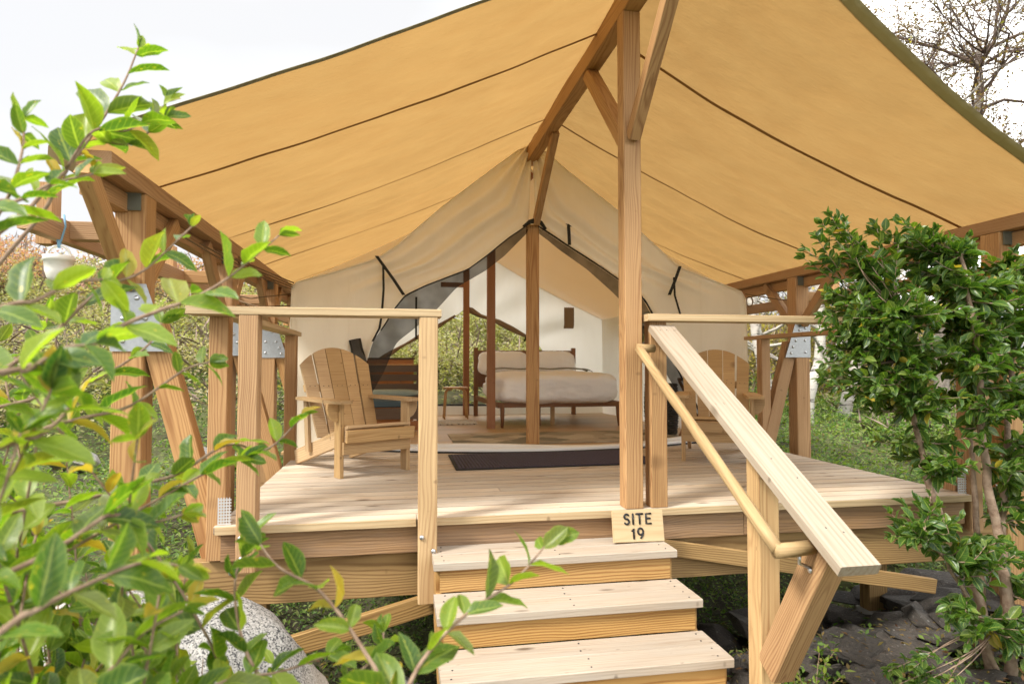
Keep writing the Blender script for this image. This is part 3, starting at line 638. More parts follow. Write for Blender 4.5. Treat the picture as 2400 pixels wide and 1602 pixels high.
# ------------------------------------------------------------------ canopy fly
fly = thing('canvas_canopy', 'large orange tan canvas fly stretched over the ridge beam above the tent', 'canopy', (1.25, 6, 2.85))
def fly_pt(sgn, u, y, yfront=None):
    """u 0 at ridge, 1 at eave"""
    x = u * 2.66
    w = min(1, max(0, (y - 2.6) / 3.0))
    sag = (.105 if sgn > 0 else .06) * math.sin(math.pi * min(1, u)) * (1 + .1*math.sin(y*1.1))
    z = 2.885 - .444 * x - sag
    # soft tension folds that fan from the eave corners near the seams
    for ys_ in (3.72, 5.15, 6.5, 7.9):
        d = y - ys_
        z += .014 * math.exp(-(d/.10)**2) * math.sin(math.pi*u) 
    f1 = math.exp(-((y - 4.2 - .5*u) / .55)**2)
    z += .026 * f1 * math.sin((y*1.0 - u*.55) * 26) * (u**1.0) * (1 - .5*u)
    f2 = math.exp(-((y - 5.6 - .3*u) / .5)**2)
    z += .028 * f2 * math.sin((y*1.0 - u*.4) * 24) * (.3 + u) * .8
    z += .035 * mnoise.noise(Vector((x*.7*sgn, y*.9, 3))) + .005 * mnoise.noise(Vector((x*4, y*1.2, sgn*9)))
    return Vector((1.25 + sgn * (x + .003), y, z))
def front_y(sgn, u):
    if sgn > 0: return 2.97 - .62 * (1 - u) ** 1.2
    return 2.87 - .06 * (1 - u)
SEAMS = [3.72, 5.15, 6.5, 7.9, 9.3]
for sgn in (-1, 1):
    NU = 64
    bounds = [None] + SEAMS + [10.1]
    for b in range(len(bounds) - 1):
        P = []
        for i in range(NU + 1):
            u = i / NU; y0 = front_y(sgn, u) if bounds[b] is None else bounds[b]; y1 = bounds[b+1]; NY = 26 if b < 3 else 8
            P.append([fly_pt(sgn, u, y0 + (y1 - y0) * j / NY) for j in range(NY + 1)])
        grid('canvas_panel', P, M['fly'], fly)
    for s in SEAMS:
        P = []
        for i in range(NU + 1):
            u = i / NU; row = []
            for dy in ((-.014, .014) if s == 3.72 else (-.010, .010)):
                p = fly_pt(sgn, u, s + dy); p.z -= .006; row.append(p)
            P.append(row)
        grid('seam', P, M['flyseam'], fly)
    # olive hem folded along the front edge
    P = []
    for i in range(NU + 1):
        u = i / NU; y0 = front_y(sgn, u); hw = .062 if sgn > 0 else .010; row = []
        for dy, dz in ((.004, -.005), (-hw*.5, .001 + .003*math.sin(i*2.1)), (-hw, .012 if sgn > 0 else .003), (-hw*.5, .022 if sgn > 0 else .008), (.01, .008 if sgn > 0 else .005)):
            p = fly_pt(sgn, u, y0); p.y += dy; p.z += dz; row.append(p)
        P.append(row)
    grid('hem', P, M['hem'] if sgn > 0 else M['hemtan'], fly)
    P = []
    for j in range(60):
        yy = front_y(sgn, 1) + (10.1 - front_y(sgn, 1)) * j / 59; p = fly_pt(sgn, 1, yy)
        P.append([p, p + Vector((sgn*.02, 0, -.012)), p + Vector((sgn*.022, 0, -.07 + .006*math.sin(j*1.9)))])
    grid('eave_hem', P, M['hemtan'], fly)

# ------------------------------------------------------------------ tent
SK = -.07   # the tent body drifts slightly left going back
def sk(x, y, z): return Vector((x + SK * (y - 5.85), y, z))
tent = thing('canvas_tent', 'cream canvas wall tent with its door swept open on the deck', 'tent', (1.25, 5.85, 0))
ts = np.linspace(0, 1, 120)
def wall(outer, inner, seed, name):
    A = smoothline(resample(outer, ts), 2); B = smoothline(resample(inner, ts), 2); P = []
    for i, t in enumerate(ts):
        row = []
        for j in range(41):
            s = j / 40; p = A[i] * (1 - s) + B[i] * s
            up_ = max(0, (t - .28) / .72)
            amp = .042 * min(1, up_ * 2.2) * math.sin(math.pi * min(1, s*1.0)) ** .5 if s > 0 else 0
            f = amp * math.sin(s * 17 + seed + 3.0*mnoise.noise(Vector((t*2.0, s*2, seed)))) 
            f += .012 * mnoise.noise(Vector((p[0]*2.5, p[1]*1.1, seed*3)))
            lowv = .008 * math.sin(p[0]*18 + seed) * (1 - up_)
            bunch = -.05 * math.exp(-((1 - s) / .05) ** 2) * (1 if t < .86 else 0)
            row.append(Vector((p[0], 5.85 + f + lowv + bunch + .02*(1 if s else 0), p[1])))
        P.append(row)
    return grid(name, P, M['tent'], tent), A, B
oL = [(0, (-.94, .0)), (.18, (-.952, .8)), (.35, (-.94, 1.50)), (.47, (-.563, 1.616)), (.58, (-.19, 1.749)), (.64, (-.007, 1.881)), (.74, (.315, 2.178)), (.78, (.443, 2.289)), (.90, (.866, 2.63)), (1, (1.25, 2.93))]
iL = [(0, (-.47, 0)), (.08, (-.40, .4)), (.16, (-.30, .75)), (.22, (-.235, .985)), (.27, (-.13, 1.14)), (.33, (-.05, 1.28)), (.38, (.05, 1.41)), (.46, (.25, 1.51)), (.60, (.63, 1.665)), (.68, (.82, 1.811)), (.76, (1.014, 1.975)), (.86, (1.222, 2.12)), (.93, (1.235, 2.5)), (1, (1.25, 2.93))]
oR = [(0, (3.46, .0)), (.18, (3.47, .8)), (.35, (3.455, 1.50)), (.55, (2.737, 1.745)), (.68, (2.367, 2.057)), (.76, (2.155, 2.249)), (.90, (1.58, 2.66)), (1, (1.252, 2.93))]
iR = [(0, (3.06, 0)), (.08, (2.95, .3)), (.18, (2.727, .704)), (.28, (2.54, 1.12)), (.36, (2.375, 1.42)), (.44, (2.16, 1.574)), (.56, (1.895, 1.743)), (.70, (1.6, 1.917)), (.86, (1.285, 2.11)), (.93, (1.27, 2.5)), (1, (1.252, 2.93))]
_, AL, BL = wall(oL, iL, 1.3, 'front_wall'); _, AR, BR = wall(oR, iR, 4.1, 'front_wall')
# seams down the front wall and piping along its top edge
for A, sg_ in ((AL, -1), (AR, 1)):
    pts = [(p[0], 5.845, p[1] - .004) for p in A[40:117:3]]; tube('piping', pts, .007, M['tent'], tent, 6)
    tube('corner_piping', [(p[0], 5.842, p[1]) for p in A[:43:4]], .008, M['tent'], tent, 6)
for sx_ in (-.45, 2.98): tube('wall_seam', [(sx_, 5.86, z) for z in np.linspace(.02, 1.62, 12)], .0025, M['tent'], tent, 5)
# insect mesh doors swept aside
def net(outer, inner, name, seed, side):
    A = smoothline(resample(outer, ts), 2); B = smoothline(resample(inner, ts), 2); P = []
    for i, t in enumerate(ts):
        row = []
        for j in range(15):
            s = j / 14; p = A[i] * (1 - s) + B[i] * s
            f = .035 * math.sin(s * 9 + seed + t * 5) * math.sin(math.pi * min(1, max(0, 1 - t) * 4 + .1)) 
            row.append(Vector((p[0], 5.885 + f - .05 * (t < .3) * (1 - t/.3) , p[1])))
        P.append(row)
    return grid(name, P, M['net'], tent)
net([(t, p) for t, p in iL if t <= .86][0:] + [(1, (1.24, 2.12))], [(0, (-.44, 0)), (.08, (-.38, .25)), (.14, (-.27, .46)), (.24, (-.13, .71)), (.30, (-.03, .97)), (.36, (.158, 1.121)), (.42, (.346, 1.287)), (.50, (.529, 1.495)), (.60, (.809, 1.665)), (.72, (.985, 1.807)), (.86, (1.23, 2.06)), (1, (1.24, 2.10))], 'mesh_door', .4, -1)
net([(t, p) for t, p in iR if t <= .86] + [(1, (1.27, 2.12))], [(0, (3.04, 0)), (.08, (2.90, .25)), (.18, (2.64, .62)), (.28, (2.40, 1.05)), (.36, (2.22, 1.33)), (.44, (2.05, 1.49)), (.56, (1.80, 1.70)), (.70, (1.52, 1.885)), (.86, (1.28, 2.07)), (1, (1.27, 2.10))], 'mesh_door', 2.0, 1)
# dark binding along the opening
tube('opening_binding', [(p[0], 5.842, p[1]) for p in BL[30:103:3]], .011, M['blackrubber'], tent, 6)
tube('opening_binding', [(p[0], 5.842, p[1]) for p in BR[8:103:3]], .011, M['blackrubber'], tent, 6)
# rolled door flap by the left opening
flap = []
for i in range(26):
    t = i / 25; cx = -.36 + .05*math.sin(t*3) - .06*t; r_ = .055 + .035*math.sin(math.pi*min(1, t*1.1)) ; flap.append((Vector((cx + .02, 5.83, .02 + t*.98)), r_))
tube('rolled_flap', [f[0] for f in flap], [f[1] for f in flap], M['net'], tent, 14)
# webbing straps
def strap(pts, name='strap', w=.032, mat=None):
    P = [[Vector(p) + Vector((-w/2, 0, 0)), Vector(p) + Vector((w/2, 0, 0))] for p in pts]
    V = [v for r in P for v in r] + [v + Vector((0, .004, 0)) for r in P for v in r]; n = len(P); F = []
    for i in range(n-1):
        a = 2*i; F += [(a, a+1, a+3, a+2), (a+2*n, a+2+2*n, a+3+2*n, a+1+2*n), (a, a+2, a+2+2*n, a+2*n), (a+1, a+1+2*n, a+3+2*n, a+3)]
    F += [(0, 2*n, 2*n+1, 1), (2*n-2, 2*n-1, 4*n-1, 4*n-2)]
    return pyd(name, V, F, mat or M['strap'], tent)
YS = 5.79
strap([(-.205, YS, 1.755), (-.14, YS, 1.665), (-.05, YS-.01, 1.54), (.04, YS, 1.405)])
strap([(-.145, YS-.006, 1.66), (-.14, YS-.012, 1.45), (-.155, YS, 1.22), (-.175, YS, 1.10), (-.235, YS, .98)], w=.02)
strap([(1.591, YS, 2.10), (1.597, YS, 2.0), (1.60, YS, 1.915)]); strap([(1.575, YS-.008, 2.115), (1.607, YS-.008, 2.09)], w=.03)
strap([(2.728, YS, 1.742), (2.67, YS-.01, 1.60), (2.612, YS, 1.455)]); strap([(2.66, YS-.006, 1.63), (2.665, YS-.01, 1.45), (2.73, YS, 1.25)], w=.02)
# ridge cap of black webbing at the door top
tube('door_tie', [(1.15, 5.80, 2.075), (1.21, 5.78, 2.12), (1.262, 5.775, 2.13), (1.32, 5.785, 2.115), (1.37, 5.80, 2.06)], [.012, .02, .03, .02, .012], M['strap'], tent, 8)
# poles
vpost('tent_pole', 1.205, 1.318, 5.855, 5.945, .002, 2.11, M['cedar'], tent, c=.006)
vpost('tent_pole', 1.05, 1.145, 7.50, 7.59, .002, 2.66, M['pole'], tent, c=.005)
vpost('tent_pole', .962, 1.052, 9.50, 9.585, .002, 2.60, M['pole'], tent, c=.005)
beam('inner_ridge_pole', (1.25, 5.95, 2.62), (.99, 9.62, 2.60), .06, .07, M['pole'], tent)
beam('cross_bar', (.62, 9.55, 1.98), (1.05, 9.55, 1.98), .05, .07, M['pole'], tent)
# inner roof and side walls
def roofz(off): return 2.66 - .535 * min(off, 2.2) - .05 * math.sin(math.pi * min(1, off/2.2))
for sgn in (-1, 1):
    P = [[sk(1.25 + sgn * 2.2 * i / 24, yy, roofz(2.2 * i / 24) + .006*math.sin(yy*9)*math.sin(math.pi*i/24)) for yy in np.linspace(5.9, 9.62, 30)] for i in range(25)]
    grid('roof_panel', P, M['tentroof'], tent)
    if sgn < 0:
        P = [[sk(1.25 - 2.2 + .010*math.sin(yy*7), yy, 1.49 * i / 10) for yy in np.linspace(5.87, 9.62, 30)] for i in range(11)]
        grid('side_wall', P, M['tentside'], tent)
    else:
        # window hole Y 7.9-8.7, z .80-1.33
        ysr = [5.87, 6.6, 7.2, 7.9, 8.1, 8.3, 8.5, 8.7, 9.1, 9.4, 9.62]; zsr = [0, .4, .80, 1.0, 1.15, 1.30, 1.49]
        V, F = [], []; m_ = len(ysr)
        for z_ in zsr:
            for y_ in ysr: V.append(sk(3.45, y_, z_))
        for a in range(len(zsr)-1):
            for b in range(m_-1):
                if 3 <= b < 7 and 2 <= a < 5: continue
                F.append((a*m_+b, a*m_+b+1, (a+1)*m_+b+1, (a+1)*m_+b))
        pyd('side_wall', V, F, M['tentside'], tent)
        wnd = pyd('window', [sk(3.455, 7.9, .80), sk(3.455, 8.7, .80), sk(3.455, 8.7, 1.30), sk(3.455, 7.9, 1.30)], [(0, 1, 2, 3)], M['net'], tent)
        tube('window_roll', [sk(3.40, yy, 1.345 + .006*math.sin(yy*14)) for yy in np.linspace(7.82, 8.8, 16)], .036, M['tent'], wnd, 12)
        for yy in (8.05, 8.6): tube('window_tie', [sk(3.38, yy, 1.39), sk(3.355, yy, 1.35), sk(3.37, yy, 1.29), sk(3.40, yy + .01, .95 if yy > 8.3 else 1.2)], .006, M['strap'], wnd, 6)
# back wall with inverted-V opening
bo = [(0, (-.75, 0.15)), (.14, (-.52, .55)), (.28, (-.345, .793)), (.40, (.03, 1.036)), (.56, (.60, 1.36)), (.64, (.915, 1.557)), (.67, (.993, 1.62)), (.70, (1.066, 1.599)), (.74, (1.231, 1.50)), (.80, (1.457, 1.44)), (.88, (1.975, 1.18)), (.94, (2.179, 1.047)), (.97, (2.36, .70)), (1, (2.45, .15))]
bt = [(0, (-1.215, .15)), (.14, (-1.215, .8)), (.28, (-1.215, 1.44)), (.40, (-.60, 1.80)), (.56, (.30, 2.32)), (.67, (.99, 2.68)), (.74, (1.45, 2.44)), (.80, (1.8, 2.24)), (.88, (2.5, 1.88)), (.94, (3.18, 1.50)), (.97, (3.19, .8)), (1, (3.19, .15))]
A = resample(bt, ts); B = smoothline(resample(bo, ts), 1); P = []
for i, t in enumerate(ts):
    row = []
    for j in range(21):
        s = j / 20; p = A[i]*(1-s) + B[i]*s
        row.append(Vector((p[0], 9.62 + .035*math.sin(s*4 + t*70)*math.sin(math.pi*s) + .02*mnoise.noise(Vector((p[0]*3, p[1]*2, 8))) - .02, p[1])))
    P.append(row)
grid('back_wall', P, M['tentside'], tent)
grid('back_sill', [[Vector((x, 9.60, 0)), Vector((x, 9.605, .08)), Vector((x, 9.60, .155))] for x in np.linspace(-1.2, 3.19, 20)], M['tent'], tent)
tube('back_sill_tape', [(x, 9.585, .150 + .006*math.sin(x*3)) for x in np.linspace(-.75, 2.45, 20)], .014, M['blackrubber'], tent, 6)
tube('rolled_flap', [(p[0], 9.585, p[1]) for p in B[10:78:4]], [.03 + .012*math.sin(i*1.1) for i in range(17)], M['tentdark'], tent, 10)
tube('rolled_flap', [(p[0], 9.585, p[1] + .01) for p in B[80:112:4]], [.035 + .012*math.sin(i*1.7) for i in range(8)], M['tentdark'], tent, 10)
strap([(2.11, 9.5, 1.83), (2.06, 9.5, 1.6), (1.98, 9.5, 1.30), (1.90, 9.5, 1.12)], w=.03)
strap([(.25, 9.5, 1.78), (.25, 9.5, 1.4), (.25, 9.5, 1.15)], w=.03)
strap([(2.62, 9.52, 1.66), (2.62, 9.52, 1.40), (2.61, 9.52, 1.33)], w=.16, mat=M['tentdark']) 
# door sill of white vinyl with black tape
def sillY(x): return 5.92 - .50 * math.sin(math.pi * min(1, max(0, (x + .45) / 3.5))) ** .8
P = [[Vector((x, sillY(x) + dy, dz)) for dy, dz in ((.0, .003), (-.008, .035), (.004, .045), (.028, .045), (.04, .003))] for x in np.linspace(-.45, 3.05, 60)]
grid('door_sill', P, M['sillw'], tent)
P = [[Vector((x, sillY(x) + .14 + .05*math.sin(x*2.2) + dy, dz)) for dy, dz in ((0, .003), (-.006, .040 + .012*math.sin(x*2.6)), (.03, .050 + .012*math.sin(x*2.6)), (.05, .003))] for x in np.linspace(-.3, 2.95, 60)]
grid('door_sill', P, M['sillw'], tent)
P = [[Vector((x, sillY(x) - .03 + dy, dz)) for dy, dz in ((0, .002), (.004, .012), (.03, .014))] for x in np.linspace(-.45, 3.05, 60)]
grid('sill_tape', P, M['blackrubber'], tent)
P = [[Vector((x, sillY(x) + .085 + dy, dz)) for dy, dz in ((0, .002), (.004, .020), (.03, .022))] for x in np.linspace(-.3, 2.95, 60)]
grid('sill_tape', P, M['blackrubber'], tent)
# guy ropes at the left eave corner
for k in range(4):
    tube('guy_rope', [(-.93, 5.86 + .02*k, 1.50 - .02*k), (-1.10 - .03*k, 5.4 - .2*k, 1.545 - .02*k), (-1.26, 5.0 - .35*k, 1.59 - .02*k)], .006, M['rope'], tent, 5)
for k in range(3):
    tube('guy_rope', [(-.95, 6.0 + .1*k, 1.42 - .1*k), (-1.30, 5.9 + .3*k, 1.36 - .05*k), (-1.62, 5.8 + .6*k, 1.42)], .006, M['rope'], tent, 5)
tube('guy_rope', [(3.47, 5.87, 1.49), (3.75, 5.7, 1.42), (4.10, 5.35, 1.40)], .006, M['rope'], tent, 5)
tube('rope_loop', [(3.50 + .035*math.sin(a), 5.84, 1.46 - .05 + .05*math.cos(a)) for a in np.linspace(0, 6.2, 14)], .007, M['rope'], tent, 5)

# interior floor
fl = thing('tent_floor', 'honey coloured plank floor inside the tent', 'floor', (1.2, 7.7, 0))
y = 5.845
while y < 9.58:
    beam('floor_plank', (-1.02, y + .07, -.012), (3.44, y + .07, -.012), .138, .024, M['floor'], fl, c=.0015); y += .140

# ------------------------------------------------------------------ doormat and rugs
dm = thing('doormat', 'dark purple ribbed doormat in front of the tent door', 'doormat', (1.1, 4.98, 0))
pyd('mat_edge', [(.415, 4.61, .0035), (2.02, 4.66, .0035), (2.02, 5.42, .0035), (.415, 5.37, .0035), (.415, 4.61, .012), (2.02, 4.66, .012), (2.02, 5.42, .012), (.415, 5.37, .012)], [(4, 5, 6, 7), (0, 1, 5, 4), (1, 2, 6, 5), (2, 3, 7, 6), (3, 0, 4, 7)], M['matedge'], dm)
a = Acc()
for k in range(60):
    x0 = .44 + k * .0262; a.add(([(x0, 4.635, .0125), (x0 + .02, 4.635, .0125), (x0 + .02, 5.35, .0125), (x0, 5.35, .0125), (x0 + .004, 4.64, .017), (x0 + .016, 4.64, .017), (x0 + .016, 5.345, .017), (x0 + .004, 5.345, .017)], [(4, 5, 6, 7), (0, 1, 5, 4), (1, 2, 6, 5), (2, 3, 7, 6), (3, 0, 4, 7)]))
tag(a.build('mat_ribs', M['doormat'], dm), kind='stuff')
rg = pyd('diamond_rug', [(.53, 5.98, .003), (2.95, 6.02, .003), (2.95, 6.98, .003), (.53, 6.95, .003), (.53, 5.98, .012), (2.95, 6.02, .012), (2.95, 6.98, .012), (.53, 6.95, .012)], [(4, 5, 6, 7), (0, 1, 5, 4), (1, 2, 6, 5), (2, 3, 7, 6), (3, 0, 4, 7)], M['rug'])
tag(rg, 'beige and grey diamond patterned rug just inside the tent door', 'rug')
rg = pyd('dotted_rug', [(.15, 8.05, .003), (1.0, 8.06, .003), (1.03, 8.68, .003), (.17, 8.66, .003), (.15, 8.05, .012), (1.0, 8.06, .012), (1.03, 8.68, .012), (.17, 8.66, .012)], [(4, 5, 6, 7), (0, 1, 5, 4), (1, 2, 6, 5), (2, 3, 7, 6), (3, 0, 4, 7)], M['rugsmall'])
tag(rg, 'small black and white dotted rug on the floor beside the bed', 'rug')

# ------------------------------------------------------------------ bed
bd = thing('bed', 'walnut double bed frame with arched headboard inside the tent', 'bed', (1.95, 8.4, 0))
beam('headboard', (1.16, 9.38, .90), (2.62, 9.38, .90), .03, .16, M['walnut'], bd)
beam('headboard', (1.16, 9.378, .62), (2.62, 9.378, .62), .028, .38, M['walnut'], bd)
for x in (1.135, 2.645): vpost('headboard_post', x - .03, x + .03, 9.35, 9.41, .002, 1.02, M['walnut'], bd)
for x in (1.245, 2.725):
    V, F = tube_bm([(x, 7.60, .30), (x, 7.59, .15), (x + .005*(1 if x > 2 else -1), 7.575, .002)], [.032, .027, .017], 10); pyd('leg', V, F, M['walnut'], bd, True)
vpost('middle_leg', 1.93, 1.98, 7.9, 7.95, .002, .27, M['stool'], bd)
vpost('middle_leg', 1.70, 1.76, 7.75, 7.80, .002, .27, M['walnut'], bd)
beam('side_rail', (1.20, 7.58, .275), (1.14, 9.38, .275), .03, .07, M['walnut'], bd); beam('side_rail', (2.735, 7.58, .275), (2.65, 9.38, .275), .03, .07, M['walnut'], bd)
beam('foot_rail', (1.20, 7.585, .275), (2.76, 7.585, .275), .03, .06, M['walnut'], bd)
puffy('mattress', .72, .88, .10, M['linen'], bd, Matrix.Translation((1.92, 8.48, .42)), 8, 8, .004)
dv = puffy('duvet', .80, .80, .20, M['linen'], None, Matrix.Translation((1.965, 8.22, .475)), 5, 34, .035, 3.3, 2)
tag(dv, 'white rumpled duvet covering the double bed', 'duvet')
for k, (px_, lb) in enumerate(((1.55, 'white pillow on the left half of the bed, beside the tent pole'), (2.28, 'white pillow on the right half of the bed'))):
    p = puffy('pillow', .365, .185, .11, M['linen'], None, Matrix.Translation((px_ - .03, 9.22, .785)) @ Matrix.Rotation(R(66), 4, 'X') @ Matrix.Rotation(R(2 - 4*k), 4, 'Y'), 4.0, 16, .02, 5, k + 4, .35)
    tag(p, lb, 'pillow', 'pillows on the bed')
P = [[Vector((x, yy + .02*math.sin(x*5), .722 + .006*math.sin(x*14) - max(0, abs(x - 1.965) - .62)**2 * 2.6 - .02*(j == 0 or j == 4))) for j, yy in enumerate((8.60, 8.64, 8.74, 8.84, 8.90))] for x in np.linspace(1.22, 2.72, 40)]
tag(grid('throw_blanket', P, M['greywool']), 'grey woven throw blanket folded across the head end of the duvet', 'blanket')

# ------------------------------------------------------------------ stool, dresser, daybed
sl = thing('stool', 'round bent wood stool left of the bed', 'stool', (.80, 9.05, 0))
lathe('seat', [(.175, .425), (.18, .430), (.18, .445), (.175, .45)], M['stool'], sl, Matrix.Translation((.80, 9.02, 0)))
for a_ in (35, 145, 215, 325):
    c_, s_ = math.cos(R(a_)), math.sin(R(a_))
    pts = [(.80 + c_*r_, 9.02 + s_*r_, z_) for r_, z_ in ((.06, .418), (.13, .412), (.165, .385), (.175, .33), (.19, .15), (.20, .003))]
    tube('leg', pts, .013, M['stool'], sl, 6)
dr = thing('dresser', 'orange pine dresser at the back left of the tent', 'dresser', (-.10, 8.95, 0))
beam('carcass', (-.50, 8.95, .42), (.20, 8.95, .42), .42, .84, M['dresser'], dr)
beam('top', (-.52, 8.95, .852), (.22, 8.95, .852), .46, .022, M['daybed'], dr)
for r_ in range(3):
    for (a0, a1) in ((-.48, -.16), (-.14, .18)):
        f_ = beam('drawer_front', (a0, 8.733, .74 - .20*r_), (a1, 8.733, .74 - .20*r_), .012, .17, M['dresser'], dr)
        tube('drawer_knob', [((a0+a1)/2, 8.728, .74 - .20*r_), ((a0+a1)/2, 8.705, .74 - .20*r_), ((a0+a1)/2, 8.70, .74 - .20*r_)], [.008, .014, .008], M['pole'], f_, 8)
db = thing('daybed', 'dark slatted daybed behind the left chair inside the tent', 'daybed', (-.2, 8.0, 0))
for z_, x1 in ((.715, .24), (.60, .24), (.48, .24), (.36, .24)): beam('slat', (-.55, 8.30 - (.72 - z_)*.15, z_), (x1, 8.30 - (.72 - z_)*.15, z_), .02, .085, M['daybed'], db)
beam('rail_edge', (-.55, 8.285, .768), (.245, 8.285, .768), .03, .012, M['stool'], db)
for x_ in (-.56, .25): vpost('daybed_post', x_ - .02, x_ + .02, 8.25, 8.34, .002, .765, M['daybed'], db)
beam('front_rail', (-.6, 7.45, .20), (.27, 7.45, .20), .03, .13, M['daybed'], db); beam('front_rail', (-.6, 7.45, .06), (.27, 7.45, .06), .03, .11, M['pole'], db)
for x_ in (-.58, .25): vpost('leg', x_ - .025, x_ + .025, 7.43, 7.48, .002, .27, M['daybed'], db)
puffy('mattress', .43, .40, .045, M['blue'], db, Matrix.Translation((-.16, 7.84, .312)), 8, 8, .003)
cu = puffy('bolster_cushion', .36, .06, .05, M['teal'], None, Matrix.Translation((-.10, 8.10, .41)), 3, 10, .006, 6, 9)
tag(cu, 'pale teal bolster cushion lying on the dark daybed', 'cushion')

# ------------------------------------------------------------------ basket and folding table behind the right posts
bk = thing('wicker_basket', 'black wicker basket behind the right stair post', 'basket', (2.87, 6.6, 0))
a = Acc()
for k in range(20):
    z_ = .02 + k*.026; rr2 = .155 + .02*math.sin(z_*5); n = 22
    a.add(tube_bm([(2.87 + (rr2 + .006*((i + k) % 2))*math.cos(2*math.pi*i/n), 6.6 + (rr2 + .006*((i + k) % 2))*math.sin(2*math.pi*i/n), z_) for i in range(n + 1)], .0135, 5, caps=False))
tag(a.build('weave', M['basket'], bk, True), kind='stuff')
tube('rim', [(2.87 + .165*math.cos(t), 6.6 + .165*math.sin(t), .545) for t in np.linspace(0, 6.284, 24)], .018, M['basket'], bk, 8)
tb = thing('folding_side_table', 'small folding wooden side table between basket and right chair', 'side table', (3.12, 6.2, 0))
lathe('tray_top', [(.19, .60), (.20, .605), (.20, .625), (.19, .63)], M['walnut'], tb, Matrix.Translation((3.12, 6.25, 0)))
for s1 in (-1, 1):
    for s2 in (-1, 1): beam('leg', (3.12 + s1*.15, 6.25 + s2*.10, .60), (3.12 - s1*.15, 6.25 + s2*.10, .004), .02, .03, M['pole'], tb, up=(1, 0, 0))

# ------------------------------------------------------------------ adirondack chairs
def chair(loc, rz, label, light):
    c = thing('adirondack_chair', label, 'chair', loc, 'wooden armchairs on the deck', rz)
    T = WM[c.name]
    def bx(name, p0, p1, w, h, up=(0, 0, 1), cc=.003, par=None):
        p0, p1 = Vector(p0), Vector(p1); d = p1 - p0
        return link(name, box_mesh(d.length, w, h, cc, M['chair']), None, par or c, T @ (Matrix.Translation((p0 + p1)/2) @ frame(d, up)))
    for s in (-1, 1):
        bx('front_leg', (s*.262, .0, .002), (s*.262, .0, .508), .088, .030, (1, 0, 0))
        bx('side_stringer', (s*.228, -.075, .300), (s*.228, .800, .052), .030, .110, (0, 0, 1))
        bx('arm_support', (s*.262, .50, .13), (s*.262, .545, .508), .060, .028, (1, 0, 0))
        # arm: plank with rounded outer nose
        prof = [(-.055, -.105), (-.035, -.125), (.045, -.125), (.068, -.10), (.070, .25), (.045, .62), (-.02, .64), (-.045, .60), (-.055, .3)]
        V = [(s*(.272 + x), y_, .509) for x, y_ in prof] + [(s*(.272 + x), y_, .531) for x, y_ in prof]; n = len(prof)
        F = [tuple(range(n)), tuple(range(2*n-1, n-1, -1))] + [(i, (i+1) % n, (i+1) % n + n, i + n) for i in range(n)]
        pyd('arm', V, F, M['chair'], c, False, T)
        # corbel under the arm
        prof = [(0, .508), (.075, .508), (.078, .47), (.066, .43), (.045, .40), (.02, .385), (0, .38)]
        V = [(s*(.278 + x), -.015, z_) for x, z_ in prof] + [(s*(.278 + x), .012, z_) for x, z_ in prof]; n = len(prof)
        F = [tuple(range(n)), tuple(range(2*n-1, n-1, -1))] + [(i, (i+1) % n, (i+1) % n + n, i + n) for i in range(n)]
        pyd('arm_bracket', V, F, M['chair'], c, False, T)
    bx('front_apron', (-.262, -.058, .205), (.262, -.058, .205), .024, .085)
    bx('seat_slat', (-.262, -.112, .288), (.262, -.112, .288), .024, .085, (0, -.15, 1))
    yy, zz = -.055, .342
    for k in range(5):
        bx('seat_slat', (-.245, yy, zz), (.245, yy, zz), .078, .022, (0, .28, 1)); yy += .088; zz -= .0255
    # five fanned back slats with a rounded crown
    tilt = R(24); base = Vector((0, .375, .245)); upv = Vector((0, math.sin(tilt), math.cos(tilt))); nv = Vector((0, -math.cos(tilt), math.sin(tilt)))
    xb = [-.202, -.102, 0, .102, .202]; xt = [-.235, -.118, 0, .118, .235]; wb = [.088, .088, .108, .088, .088]; wt = [.100, .100, .125, .100, .100]; ht = [.60, .685, .72, .685, .60]
    for k in range(5):
        pts = []
        W = [xt[k] - wt[k]/2, xt[k] + wt[k]/2]
        crown = lambda x: .725 - 1.75 * x * x
        topn = 7; outl = [(xb[k] - wb[k]/2, 0), (xb[k] + wb[k]/2, 0)]
        outl += [(W[1] - (W[1]-W[0]) * i/topn, crown(W[1] - (W[1]-W[0]) * i/topn)) for i in range(topn + 1)]
        n = len(outl)
        V = [base + Vector((x, 0, 0)) + upv*h for x, h in outl] + [base + Vector((x, 0, 0)) + upv*h - nv*.020 for x, h in outl]
        F = [tuple(range(n)), tuple(range(2*n-1, n-1, -1))] + [(i, i + n, (i+1) % n + n, (i+1) % n) for i in range(n)]
        s_ = pyd('back_slat', V, F, M['chair'], c, False, T)
        for dx, hh in ((-.02, .40), (.02, .40)):
            P_ = base + Vector((xb[k] + (xt[k]-xb[k])*.55 + dx, 0, 0)) + upv*hh + nv*.001
            b_ = bolt(s_, T @ P_, (T.to_3x3() @ nv), .0034, M['black'], 'screw')
    pb = base + upv*.40 - nv*.036; bx('back_rail', pb + Vector((-.27, 0, 0)), pb + Vector((.27, 0, 0)), .030, .055, upv)
    pb = base + upv*.07 - nv*.036; bx('back_rail', pb + Vector((-.22, 0, 0)), pb + Vector((.22, 0, 0)), .030, .06, upv)
    return c
chair((-.175, 4.60, 0), R(31), 'cedar slatted armchair on the left of the deck, turned towards the door', True)
chair((2.50, 4.66, 0), R(-27), 'cedar slatted armchair on the right, behind the sloping stair handrail', False)

